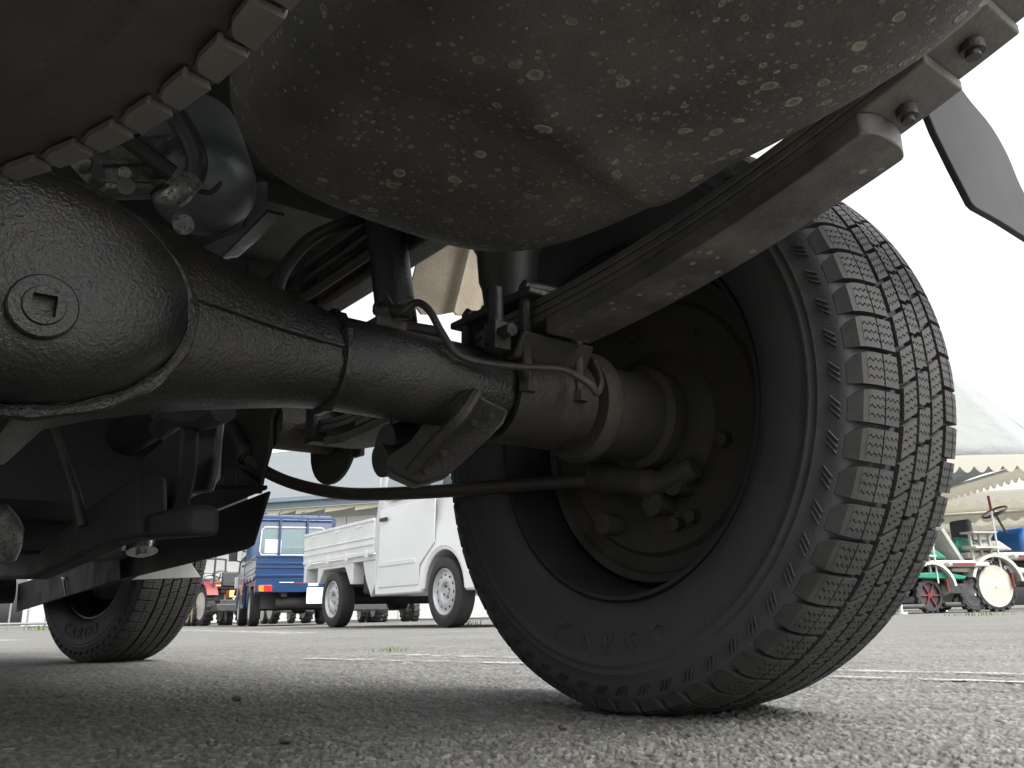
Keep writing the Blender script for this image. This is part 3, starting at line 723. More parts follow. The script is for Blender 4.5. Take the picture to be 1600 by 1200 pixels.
# pump and valve block above the differential
pump = bpy.data.objects.new('hydraulic_pump', None); col.objects.link(pump); pump.parent = truck
def PB(x, y, d=.15): return Vector(A(x, y, Y=d))
a, b = PB(330, 200, .22), PB(322, 330, .10)
d0, d1 = PB(300, 215, .24), PB(325, 318, .145)
T(MB().tube([d0.lerp(d1, f) for f in (0, .72, .80, .87, .93, .97, 1.0)], [.052, .052, .051, .047, .038, .026, .008], 40), 'motor_drum', 'drum_metal', pump, 60)
blk = T(MB().prism([PB(140, 215), PB(345, 205), PB(350, 285), PB(300, 285), PB(240, 287), PB(165, 288), PB(138, 275)], (0, .09, .02)), 'valve_block', 'alloy', pump, 35, .004)
T(MB().prism([PB(165, 284, .146), PB(245, 284, .146), PB(243, 295, .146), PB(170, 295, .146)], (0, .05, .01)), 'block_foot', 'alloy', blk, 35, .002)
T(MB().cyl(PB(197, 291, .14), PB(197, 291, .14) + Vector((0, .02, .02)), .008, 18), 'block_bolt', 'chrome', blk)
T(MB().cyl(PB(117, 250, .15), PB(135, 250, .15), .012, 14), 'side_bolt', 'alloy', blk)
for x, y in ((152, 268), (195, 270), (250, 268), (230, 225), (300, 270)):
    T(MB().cyl(PB(x, y, .149), PB(x, y, .142), .006, 12), 'screw', 'mach_dark' if x != 195 else 'alloy', blk)
T(MB().prism([PB(160, 255, .149), PB(260, 252, .149), PB(262, 258, .149), PB(160, 261, .149)], (0, -.006, 0)), 'block_ridge', 'alloy', blk)
T(MB().prism([PB(290, 262, .146), PB(345, 258, .146), PB(345, 280, .146), PB(290, 283, .146)], (0, -.006, 0)), 'block_lug', 'alloy', blk, 35, .002)
fit_ = T(MB().tube(spline([PB(300, 282, .11), PB(282, 297, .10), PB(265, 307, .10), PB(256, 300, .10)]), [.0105] * 8 + [.0125] * 8 + [.012] * 8 + [.009], 14), 'hose_fitting', 'alloy', pump)
T(MB().tube(spline([PB(246, 150, .10), PB(268, 172, .10), PB(292, 208, .10), PB(307, 245, .10), PB(306, 268, .105), PB(299, 284, .11)]), .0098, 14), 'pump_hose', 'rubber_hose', pump)
T(MB().tube([PB(195, 215, .12), PB(270, 272, .12)], .008, 10), 'pump_lead', 'rubber_hose', pump)
T(MB().tube(spline([PB(352, 262, .13), PB(346, 282, .13), PB(330, 300, .135), PB(308, 298, .14)]), .0025, 6), 'wire', 'rubber_hose', pump)
T(MB().cyl(PB(287, 351, .085), PB(287, 351, .085) + Vector((0.004, .02, .012)), .009, 18), 'drain_boss', 'alloy', pump)
T(MB().prism([PB(398, 285, .18), PB(418, 282, .18), PB(418, 330, .18), PB(345, 408, .18), PB(305, 390, .18), PB(380, 355, .18), PB(392, 320, .18)], (.004, .02, .0)), 'pump_bracket', 'satin', pump, 35, .001)
T(MB().prism([PB(418, 332, .178), PB(345, 406, .178), PB(372, 402, .21), PB(445, 338, .21)], (0, .004, .006)), 'bracket_lip', 'satin', pump)
T(MB().prism([PB(352, 402, .17), PB(372, 388, .17), PB(379, 392, .17), PB(375, 399, .17)], (0, .004, .004)), 'bracket_tab', 'galv', pump)
T(MB().prism([PB(345, 210, .145), PB(353, 208, .145), PB(352, 258, .145), PB(343, 255, .145)], (0, .004, 0)), 'block_plate', 'chrome', pump)

# body, gearbox and shields further forward
body = T(MB().b2(-1.36, -.02, 1.15, 1.24, .29, .80).b2(-1.36, -.12, 1.25, 2.5, .42, .50), 'cab_floor', 'inner')
T(MB().b2(-.12, .09, 1.2, 1.42, .62, .805), 'cab_corner', 'inner', body)
gb = T(MB().lathe([(.40, .02), (.42, .07), (.50, .085), (.62, .10), (.80, .11), (1.1, .14)], 'Y', (-.80, 0, .285), 32).b2(-1.1, -.30, 1.0, 1.14, .205, .50).b2(-.75, -.33, .7, 1.0, .26, .5), 'gearbox', 'inner', None, 40)
T(MB().tube(spline([A(-40, 795, Y=.35), A(-12, 808, Y=.35), A(8, 840, Y=.36), A(-2, 872, Y=.37)]), [.014] * 8 + [.018] * 8 + [.016] * 8 + [.013], 16), 'gear_lever_housing', 'alloy', gb)
T(MB().cyl((-.66, -.05, .30), (-.78, .42, .29), .026, 20), 'propeller_shaft', 'black_flat', None)
T(MB().prism([A(222, 715, X=-.42), A(262, 680, X=-.42), A(284, 665, X=-.42), A(280, 735, X=-.42), A(268, 790, X=-.42), A(268, 832, X=-.42), A(215, 832, X=-.42)], (.02, .0, 0)), 'cross_member_web', 'inner', None, 35, .004)
T(MB().prism([A(215, 815, X=-.43), A(345, 790, X=-.43), A(345, 838, X=-.43), A(215, 846, X=-.43)], (-.03, .0, 0)), 'cross_member_foot', 'inner', None, 35, .006)
T(MB().prism([A(60, 860, X=-.47), A(150, 780, X=-.47), A(215, 740, X=-.47), A(215, 838, X=-.47), A(160, 850, X=-.47), A(100, 880, X=-.47), A(45, 905, X=-.47), A(0, 905, X=-.47), A(-40, 905, X=-.47), A(-40, 860, X=-.47)], (.03, 0, 0)), 'engine_frame', 'inner', None, 35, .006)
T(MB().tube([A(84, 665, X=-.50), A(118, 770, X=-.49), A(130, 822, X=-.48)], [.0045, .0055, .006], 10), 'clutch_rod', 'cable')
duct = T(MB().prism([A(292, 672, X=-.36), A(340, 655, X=-.36), A(330, 740, X=-.36), A(322, 768, X=-.36), A(270, 775, X=-.36), A(276, 742, X=-.36), A(284, 700, X=-.36)], (.01, 0, 0)), 'heat_shield', 'shield', None, 35, .003)
T(MB().tube(spline([A(250, 670, X=-.40), A(275, 650, X=-.40), A(310, 655, X=-.40), A(350, 640, X=-.40)]), .014, 10), 'coolant_hose', 'rubber_hose')
T(MB().cyl(A(150, 715, X=-.40), A(262, 640, X=-.36), .028, 20), 'exhaust_pipe', 'inner')
# long black side shield that hides the top of the front wheel
T(MB().prism([A(418, 767, X=-.265), A(392, 852, X=-.265), A(380, 859, X=-.265), A(188, 906, X=-.265), A(186, 858, X=-.265), A(275, 824, X=-.265)], (.006, 0, 0)), 'side_shield', 'plastic', None, 35, .002)
T(MB().prism([A(418, 765, X=-.264), A(275, 822, X=-.264), A(262, 800, X=-.30), A(340, 764, X=-.30)], (.0, .0, .006)), 'side_shield_top', 'plastic', None, 35, .001)
T(MB().prism([A(188, 906, X=-.28), A(186, 850, X=-.28), A(165, 862, X=-.28), A(100, 890, X=-.28), A(28, 912, X=-.28), A(25, 956, X=-.28)], (.006, 0, 0)), 'front_shield', 'inner', None, 35, .002)
T(MB().cyl(A(222, 862, X=-.31), A(222, 850, X=-.31), .024, 20).cyl(A(222, 868, X=-.31), A(222, 858, X=-.31), .010, 6), 'mount_bolt', 'chrome', None)
T(MB().cyl(A(180, 868, X=-.30), A(180, 848, X=-.30), .022, 20), 'mount_rubber', 'rubber_hose', None)
T(MB().prism([A(330, 764, X=-.262), A(352, 738, X=-.262), A(372, 730, X=-.262), A(412, 766, X=-.262)], (.004, 0, 0)), 'corner_bracket', 'satin', None, 35, .001)
T(MB().prism([A(205, 906, Y=1.32), A(240, 888, Y=1.32), A(298, 879, Y=1.32), A(314, 902, Y=1.32)], (0, .005, 0)), 'splash_guard', 'galv', None, 35, .001)
T(MB().tube(spline([A(103, 930, X=-.285), A(101, 915, X=-.285), A(99, 906, X=-.285), A(97, 902, X=-.285), A(102, 904, X=-.285)]), .0022, 6), 'wire_clip', 'chrome', None)
T(MB().cyl(A(-60, 925, Y=2.2), A(22, 923, Y=2.2), .035, 14), 'steering_link', 'inner', None)

# ------------------------------------------------------------------ small kei trucks across the yard
def far_wheel(parent, x, y, r, w, sgn):
    t = bpy.data.objects.new('wheel', None); col.objects.link(t); t.parent = parent; t.location = (x, y, r)
    MB().lathe([(-w / 2 * .8, r * .66), (-w / 2, r * .72), (-w / 2, r * .90), (-w / 2 * .82, r * .985), (0, r), (w / 2 * .82, r * .985), (w / 2, r * .90), (w / 2, r * .72), (w / 2 * .8, r * .66)], 'X', seg=48).build('tyre', M['far_rubber'], t, 40)
    MB().lathe([(-sgn * w * .3, r * .5), (sgn * w * .42, r * .67), (sgn * w * .46, r * .64), (sgn * w * .30, r * .58), (sgn * w * .28, r * .52), (sgn * w * .40, r * .40), (sgn * w * .36, r * .28), (sgn * w * .22, r * .22), (sgn * w * .22, r * .12), (sgn * w * .30, r * .10), (sgn * w * .30, 0)], 'X', seg=40).build('rim', M['steel_rim'], t, 40)
    mb = MB()
    for k_ in range(12):
        q = 2 * PI * k_ / 12; cy_, cz_ = math.cos(q) * r * .46, math.sin(q) * r * .46
        mb.cyl((sgn * w * .33, cy_, cz_), (sgn * w * .348, cy_, cz_), r * .045, 8)
    mb.build('rim_hole', M['hole'], t, 0)
    mb = MB()
    for k_ in range(4):
        q = 2 * PI * k_ / 4 + .4; mb.cyl((sgn * w * .22, math.cos(q) * r * .17, math.sin(q) * r * .17), (sgn * w * .30, math.cos(q) * r * .17, math.sin(q) * r * .17), r * .03, 6)
    mb.build('wheel_nut', M['mach_dark'], t, 0)
    return t
def tumble(z, hw): return hw - max(0, z - .95) * .13
def kei_truck(label, paint, bedpaint, loc, rotz, S, wb=2.10, plate=True):
    t = thing('parked_truck', label, 'truck', loc, rotz); t.scale = (S, S, S)
    hw = .735; yb0, yb1 = -.80, .99; yc0, yc1 = 1.01, wb + .56; fr = .335
    def B(mb, name, mat, sm=35, bv=0, parent=None): return mb.build(name, mat if not isinstance(mat, str) else M[mat], parent or t, sm, bv)
    # cab: side outline with the wheel arch cut out, narrowing above the waist
    pr = [(yc0, .36), (yc0, 1.0), (yc0 + .02, 1.66), (yc0 + .06, 1.74), (yc0 + .14, 1.77), (yc0 + .9, 1.77), (yc0 + 1.0, 1.73), (yc1 - .13, 1.05), (yc1 - .03, .86), (yc1, .66), (yc1, .40), (yc1 - .05, .27), (wb + fr + .015, .27)]
    arch = [(wb + fr * math.cos(q), .275 + fr * math.sin(q)) for q in np.linspace(0.02, PI - .12, 14)]
    pr = pr + arch + [(wb - fr - .005, .30), (wb - fr - .03, .27), (yc0 + .02, .27)]
    hx = lambda z: tumble(z, hw)
    loops = [[(-hx(z), y, z) for y, z in pr], [(hx(z), y, z) for y, z in pr]]
    cab_ = B(MB().loft(loops), 'cab', paint, 35, .02)
    for sg in (-1, 1):
        def sidepoly(pts, off=.004): return [(sg * (hx(z) + off), y, z) for y, z in pts]
        gl = [(yc0 + .17, 1.10), (yc0 + .17, 1.60), (yc0 + .78, 1.60), (yc0 + 1.02, 1.10)]
        B(MB().prism(sidepoly(gl, .001), (sg * .004, 0, 0)), 'side_window', 'glass', 0, .003)
        B(MB().prism(sidepoly([(yc0 + 1.06, 1.08), (yc0 + .96, 1.30), (yc0 + 1.0, 1.30), (yc1 - .22, 1.08)], .001), (sg * .004, 0, 0)), 'quarter_window', 'glass', 0)
        dr = [(yc0 + .10, .34), (yc0 + .10, 1.03), (wb - .12, 1.03), (wb - .12, .66), (wb - fr - .04, .50), (wb - fr - .06, .34)]
        d = B(MB().prism(sidepoly(dr, .0), (sg * .010, 0, 0)), 'door', paint, 35, .006)
        B(MB().box((sg * (hw + .018), yc0 + .21, .935), (.02, .14, .032)), 'door_handle', 'dark_trim', 0, .006, d)
        B(MB().prism(sidepoly([(yc0 + .13, .56), (wb - fr - .12, .56), (wb - fr - .10, .52), (yc0 + .13, .52)], .009), (sg * .006, 0, 0)), 'door_crease', paint, 35, .003, d)
        B(MB().box((sg * (hw - .04), yc1 - .06, .72), (.16, .10, .20)), 'headlight', 'lens_clear', 35, .02)
        B(MB().box((sg * (hw + .12), yc0 + 1.12, 1.18), (.14, .05, .22)).tube([(sg * (hw - .02), yc0 + 1.10, 1.05), (sg * (hw + .11), yc0 + 1.12, 1.10)], .012, 8), 'door_mirror', 'dark_trim', 35, .015)
        B(MB().tube([(sg * (hw - .02), wb + (fr + .0) * math.cos(q), .275 + (fr) * math.sin(q)) for q in np.linspace(.05, PI - .1, 16)], .016, 8), 'arch_lip', paint)
    rear_gl = [(-.50, yc0, 1.10), (.50, yc0, 1.10), (.53, yc0, 1.16), (.51, yc0, 1.50), (.46, yc0, 1.55), (-.46, yc0, 1.55), (-.51, yc0, 1.50), (-.53, yc0, 1.16)]
    rw_ = B(MB().prism([(x, y - .004, z) for x, y, z in rear_gl], (0, .008, 0)), 'rear_window', 'glass', 0)
    B(MB().tube([(x, y - .006, z) for x, y, z in rear_gl], .014, 6, closed=True), 'window_seal', 'steel_rim', 35, 0, rw_)
    for xx in (-.32, .33): B(MB().box((xx, yc0 - .010, 1.24), (.26, .006, .22)), 'head_rest', 'seat_grey', 35, .02, rw_)
    B(MB().prism([(-.56, yc1 - .16, 1.06), (.56, yc1 - .16, 1.06), (.52, yc0 + 1.06, 1.66), (-.52, yc0 + 1.06, 1.66)], (0, .012, .012)), 'windscreen', 'glass', 0)
    B(MB().b2(-.70, .70, yc1 - .02, yc1 + .03, .28, .46), 'front_bumper', paint, 35, .02)
    # guard frame behind the cab
    g = MB(); zt = 1.70
    for xx in (-.30, .02, .30) if False else (-.22, .22): g.b2(xx - .018, xx + .018, yc0 - .045, yc0 - .022, .95, zt)
    g.b2(-.64, .64, yc0 - .048, yc0 - .02, zt - .02, zt + .02).b2(-.68, -.64, yc0 - .048, yc0 - .02, .66, zt + .02).b2(.64, .68, yc0 - .048, yc0 - .02, .66, zt + .02)
    B(g, 'guard_frame', paint, 35, .004)
    for xx in (-.25, .12, .40): B(MB().tube(spline([(xx, yc0 - .035, zt), (xx, yc0 - .035, zt + .09), (xx + .05, yc0 - .035, zt + .11)]), .008, 6), 'rope_hook', paint)
    # load bed
    B(MB().b2(-hw + .03, hw - .03, yb0 + .02, yb1, .60, .655), 'bed_floor', bedpaint, 35, .004)
    for sg in (-1, 1):
        x = sg * (hw - .012)
        gt = B(MB().box((x, (yb0 + yb1) / 2, .815), (.024, yb1 - yb0, .315)), 'side_gate', bedpaint, 35, .004)
        for z_, hh in ((.96, .028), (.80, .012), (.745, .03), (.665, .03)):
            B(MB().box((x + sg * .015, (yb0 + yb1) / 2, z_), (.014, yb1 - yb0 - .01, hh)), 'gate_rib', bedpaint, 35, .004, gt)
        for yy in (yb0 + .18, (yb0 + yb1) / 2 - .2, (yb0 + yb1) / 2 + .28, yb1 - .14):
            B(MB().box((x + sg * .022, yy, .655), (.018, .06, .07)), 'gate_hinge', bedpaint, 35, .003, gt)
        for yy in (yb0 + .3, yb0 + .95, yb0 + 1.45):
            B(MB().tube(spline([(x + sg * .02, yy - .05, .925), (x + sg * .045, yy, .915), (x + sg * .02, yy + .05, .925)], 4), .006, 6), 'rope_loop', bedpaint, 35, 0, gt)
        # bed skirt and mud guard round the rear wheel
        B(MB().prism([(x - sg * .02, .46, .60), (x - sg * .02, .46, .40), (x - sg * .02, .40, .40), (x - sg * .02, .26, .57), (x - sg * .02, -.30, .57), (x - sg * .02, -.40, .44), (x - sg * .02, -.46, .44), (x - sg * .02, -.46, .60)], (-sg * .20, 0, 0)), 'rear_mudguard', bedpaint, 35, .006)
        B(MB().prism([(x - sg * .03, .66, .60), (x - sg * .03, .96, .60), (x - sg * .03, .96, .42), (x - sg * .03, .86, .27), (x - sg * .03, .74, .42)], (-sg * .05, 0, 0)), 'step_guard', bedpaint, 35, .006)
        B(MB().b2(sg * .50 - .12, sg * .50 + .12, -.50, -.485, .24, .46), 'mud_flap', 'dark_trim')
        B(MB().b2(min(sg * .50, sg * .68), max(sg * .50, sg * .68), yb0 - .018, yb0 + .03, .47, .56), 'tail_light', 'lens_red', 35, .006)
        B(MB().b2(min(sg * .61, sg * .68), max(sg * .61, sg * .68), yb0 - .0215, yb0 - .016, .475, .555), 'indicator_lens', 'lens_amber')
        far_wheel(t, sg * .655, 0, .27, .15, sg); far_wheel(t, sg * .655, wb, .27, .15, sg)
    tg = B(MB().b2(-hw, hw, yb0 - .012, yb0 + .012, .66, .972), 'tail_gate', bedpaint, 35, .004)
    for z_, hh in ((.955, .03), (.86, .02), (.80, .02), (.69, .03)):
        B(MB().b2(-hw + .01, hw - .01, yb0 - .026, yb0 - .012, z_ - hh / 2, z_ + hh / 2), 'gate_rib', bedpaint, 35, .004, tg)
    B(MB().b2(-hw + .01, hw - .01, yb0 - .008, yb0 + .05, .46, .655), 'rear_sill', bedpaint, 35, .006)
    # chassis
    B(MB().b2(-.36, -.28, yb0 + .05, yc1 - .1, .40, .52).b2(.28, .36, yb0 + .05, yc1 - .1, .40, .52).b2(-.6, .6, yc0 + .1, yc1 - .12, .30, .40), 'chassis_frame', 'under_far', 35, .004)
    B(MB().cyl((-.62, 0, .27), (.62, 0, .27), .05, 16).lathe([(-.12, .05), (-.08, .11), (.08, .11), (.12, .05)], 'X', (0, 0, .28), 20), 'rear_axle', 'under_far')
    B(MB().cyl((-.42, yb0 + .22, .33), (.36, yb0 + .22, .33), .085, 18), 'silencer', 'under_far')
    B(MB().b2(.2, .62, .5, .95, .30, .50), 'fuel_tank', 'under_far', 35, .03)
    B(MB().b2(-.60, -.25, .45, .9, .32, .52), 'battery_tray', 'under_far', 35, .01)
    if plate:
        B(MB().b2(-.02, .35, yb0 - .045, yb0 - .035, .30, .52), 'number_plate', 'plate', 0)
        B(MB().b2(-.18, -.04, yb0 - .0135, yb0 - .0085, .578, .598), 'red_badge', 'mach_red', 0)
        B(MB().b2(-.40, -.20, yb0 - .0125, yb0 - .0085, .592, .600), 'white_lettering', 'plate', 0)
        B(MB().b2(.0, .14, yb0 - .0135, yb0 - .0085, .545, .598), 'white_sticker', 'plate', 0)
    return t
def place(px, py, D):
    p = W(px, py, D); p.z = 0; return p
# white truck: line through its two wheels
a, b = place(527, 977, 9.85), place(705, 977, 7.72)
dirv = (b - a); rz = math.atan2(dirv.y, dirv.x) - PI / 2; S = 1.13
side = Vector((math.cos(rz), math.sin(rz), 0)) * (.655 * S)
kei_truck('white truck with drop side bed, seen from its side beyond the big tyre', M['white_paint'], M['white_bed'], a - side, rz, S, dirv.length / S, False)
a, b = place(395, 978, 14.6), place(376, 978, 16.9)
dirv = (b - a).normalized(); rz = math.atan2(dirv.y, dirv.x) - PI / 2
side = Vector((math.cos(rz), math.sin(rz), 0)) * (.655 * S)
kei_truck('dark blue truck seen from behind with red and amber tail light', M['blue_paint'], M['blue_paint'], a + side, rz, S, 2.0, True)

# ------------------------------------------------------------------ warehouse
def warehouse():
    p0, p1 = W(330, 960, 27), W(860, 960, 23.5); p0.z = p1.z = 0
    d = (p1 - p0); p0 = p0 - d * .7; p1 = p1 + d * .3; d = p1 - p0; Lw = d.length; rz = math.atan2(d.y, d.x)
    t = thing('warehouse', 'long pale panelled warehouse with grey roof and blue grey fascia behind the trucks', 'building', tuple(p0), rz)
    He = 3.35
    wl = MB().b2(0, Lw, .05, 9, 0, He).build('wall', M['wall_beige'], t, 0)
    x = .02; i = 0
    while x < Lw - 1:
        w_ = 1.75
        MB().b2(x, x + w_ - .03, -.0, .048, 1.55, He - .3).build('wall_panel', M['wall_beige'], t, 0, .006)
        MB().b2(x, x + w_ - .03, -.02, .046, .05, 1.52).build('shutter_panel', M['shutter'], t, 0, .006)
        x += w_
    MB().prism([(-.3, -.55, He + .32), (-.3, 9, He + 3.9), (-.3, 9, He + 3.8), (-.3, -.55, He + .26)], (Lw + .6, 0, 0)).build('roof', M['roof_grey'], t, 0)
    MB().b2(-.35, Lw + .35, -.62, -.55, He - .02, He + .30).build('fascia', M['fascia'], t, 0, .01)
    MB().b2(-.35, Lw + .35, -.75, -.63, He + .16, He + .30).build('gutter', M['fascia'], t, 0, .01)
    aw = MB(); q = -.2
    while q < Lw:
        aw.prism([(q, -.50, He - .02), (q + .98, -.50, He - .02), (q + .98, -.50, He - .10), (q + .60, -.50, He - .16), (q, -.50, He - .20)], (0, .03, 0)); q += 1.0
    aw.build('awning_valance', M['awning'], t, 0)
warehouse()

# ------------------------------------------------------------------ tents
def scallop(mb, a, b, z, h, n, th=.02):
    a, b = Vector(a), Vector(b); nn = (b - a).normalized().cross(Vector((0, 0, 1))) * th; pts = []
    pts.append((a.x, a.y, z)); pts.append((b.x, b.y, z)); m_ = n * 6
    for i in range(m_ + 1):
        f = 1 - i / m_; p = a.lerp(b, f); q = (f * n) % 1
        pts.append((p.x, p.y, z - h * .8 * (.62 + .38 * abs(math.sin(PI * f * n)))))
    mb.prism(pts, nn)
def tent(label, c, rz, w, dpt, ze, za, group, roofmat='tent', valmat='tent_in', nsc=16, ridge=.0):
    t = thing('marquee_tent', label, 'tent', (c.x, c.y, 0), rz, group)
    h, k_ = w / 2, dpt / 2
    rf = MB(); nn = 10
    corners = [(-h, -k_), (h, -k_), (h, k_), (-h, k_)]
    ra, rb = Vector((-ridge, 0, za)), Vector((ridge, 0, za))
    ends = [(ra, rb), (rb, rb), (rb, ra), (ra, ra)]
    for i in range(4):
        a_, b_ = Vector((*corners[i], ze)), Vector((*corners[(i + 1) % 4], ze)); ea, eb = ends[i]
        vs = []; fs = []
        for u in range(nn + 1):
            for v in range(nn + 1):
                f, g = u / nn, v / nn; p = a_.lerp(b_, f).lerp(ea.lerp(eb, f), g)
                p.z += -.10 * math.sin(PI * g) - .025 * math.sin(PI * f * 3) * (1 - g) + random.uniform(-.006, .006); vs.append(p)
        for u in range(nn):
            for v in range(nn): q = u * (nn + 1) + v; fs.append((q, q + nn + 1, q + nn + 2, q + 1))
        rf.add(vs, fs)
    r_ = rf.build('roof', M[roofmat], t, 60)
    so = r_.modifiers.new('thickness', 'SOLIDIFY'); so.thickness = .01
    vl = MB()
    for i in range(4):
        a_, b_ = corners[i], corners[(i + 1) % 4]; scallop(vl, (*a_, 0), (*b_, 0), ze, .34, nsc if i % 2 == 0 else max(4, int(nsc * dpt / w)))
    vl.build('valance', M[valmat], t, 0)
    for x, y in corners: MB().cyl((x * .98, y * .98, 0), (x * .98, y * .98, ze), .035, 10).build('pole', M['pole'], t)
    for i in range(4):
        a_, b_ = corners[i], corners[(i + 1) % 4]
        MB().cyl((a_[0] * .98, a_[1] * .98, ze - .04), (b_[0] * .98, b_[1] * .98, ze - .04), .025, 8).build('eave_bar', M['pole'], t)
    return t
GT = 'white marquee tents at the edge of the yard'
# right-hand row
c = W(1440, 900, 15.2)
tent('white tent with pointed roof and scalloped edge, nearest behind the big tyre', Vector((6.5, 15.0, 0)), math.radians(0), 3.74, 4.2, 2.33, 5.1, GT, 'tent', 'tent_in', 17, .9)
tent('cream tent standing right behind the pointed white tent, above the planting machines', Vector((11.6, 20.6, 0)), math.radians(-20), 8, 4.6, 2.5, 3.7, GT, 'tent_in', 'tent_in', 24, 3.5)
tent('cream tent at the back of the row, furthest behind the planting machines', Vector((15.0, 27.0, 0)), math.radians(-20), 12, 5, 2.6, 4.1, GT, 'tent_in', 'tent_in', 30, 5.5)
# left, beyond the blue truck
tent('small white tent with scalloped edge left of the blue truck', Vector((-13.2, 36.0, 0)), math.radians(22), 6.0, 3.5, 1.95, 2.9, GT, 'tent', 'tent_in', 12, 1.4)
def shed():
    c = W(310, 960, 43); t = thing('storage_shed', 'low white panelled shed behind the red tractor on the left', 'shed', (c.x, c.y, 0), math.radians(20))
    MB().b2(-6, 2.2, 0, 3, 0, 2.3).build('wall', M['shutter'], t, 0)
    for i in range(6): MB().b2(-6 + i * 1.36, -6 + i * 1.36 + 1.32, -.03, -.002, .08, 2.2).build('wall_panel', M['shutter'], t, 0, .01)
    MB().prism([(-6.1, -.2, 2.31), (2.3, -.2, 2.31), (2.3, 3.2, 2.7), (-6.1, 3.2, 2.7)], (0, 0, .06)).build('roof', M['roof_grey'], t, 0)
    MB().b2(-.4, 1.1, -.05, -.031, 1.2, 1.8).build('window', M['glass'], t, 0)
shed()

# ------------------------------------------------------------------ farm machines
def lug_wheel(t, x, y, r, w, rimmat, lugs=14, spokes=None, discr=.7):
    o = bpy.data.objects.new('wheel', None); col.objects.link(o); o.parent = t; o.location = (x, y, r)
    mb = MB().lathe([(-w / 2, r * discr), (-w / 2, r * .86), (-w * .35, r * .93), (w * .35, r * .93), (w / 2, r * .86), (w / 2, r * discr)], 'X', seg=36)
    for k_ in range(lugs):
        q = 2 * PI * k_ / lugs; mb.box((0, math.cos(q) * r * .955, math.sin(q) * r * .955), (w * 1.02, r * .16, r * .09), Matrix.Rotation(q - PI / 2, 3, 'X'))
    mb.v = [(a_, b_, max(c_, -r)) for a_, b_, c_ in mb.v]
    mb.build('tyre', M['far_rubber'], o, 30)
    if spokes:
        mb = MB()
        for k_ in range(spokes):
            q = 2 * PI * k_ / spokes; mb.tube([(w * .3, 0, 0), (w * .3, math.cos(q) * r * .75, math.sin(q) * r * .75)], r * .05, 6)
        mb.cyl((w * .4, 0, 0), (-w * .4, 0, 0), r * .14, 14)
        mb.build('spokes', M[rimmat], o)
        MB().lathe([(w * .1, r * .02), (w * .1, r * .8), (w * .05, r * .8), (w * .05, r * .02)], 'X', seg=24).build('wheel_web', M['mach_dark'], o)
    else:
        for s_ in (-1, 1):
            MB().lathe([(s_ * w * .40, r * discr), (s_ * w * .52, r * discr * .97), (s_ * w * .50, r * discr * .88), (s_ * w * .54, r * .3), (s_ * w * .62, r * .12), (s_ * w * .66, 0)], 'X', seg=36).build('wheel_disc', M[rimmat], o, 40)
        MB().cyl((w * .6, 0, 0), (w * .72, 0, 0), r * .06, 10).build('hub_cap', M['pole'], o)
    return o
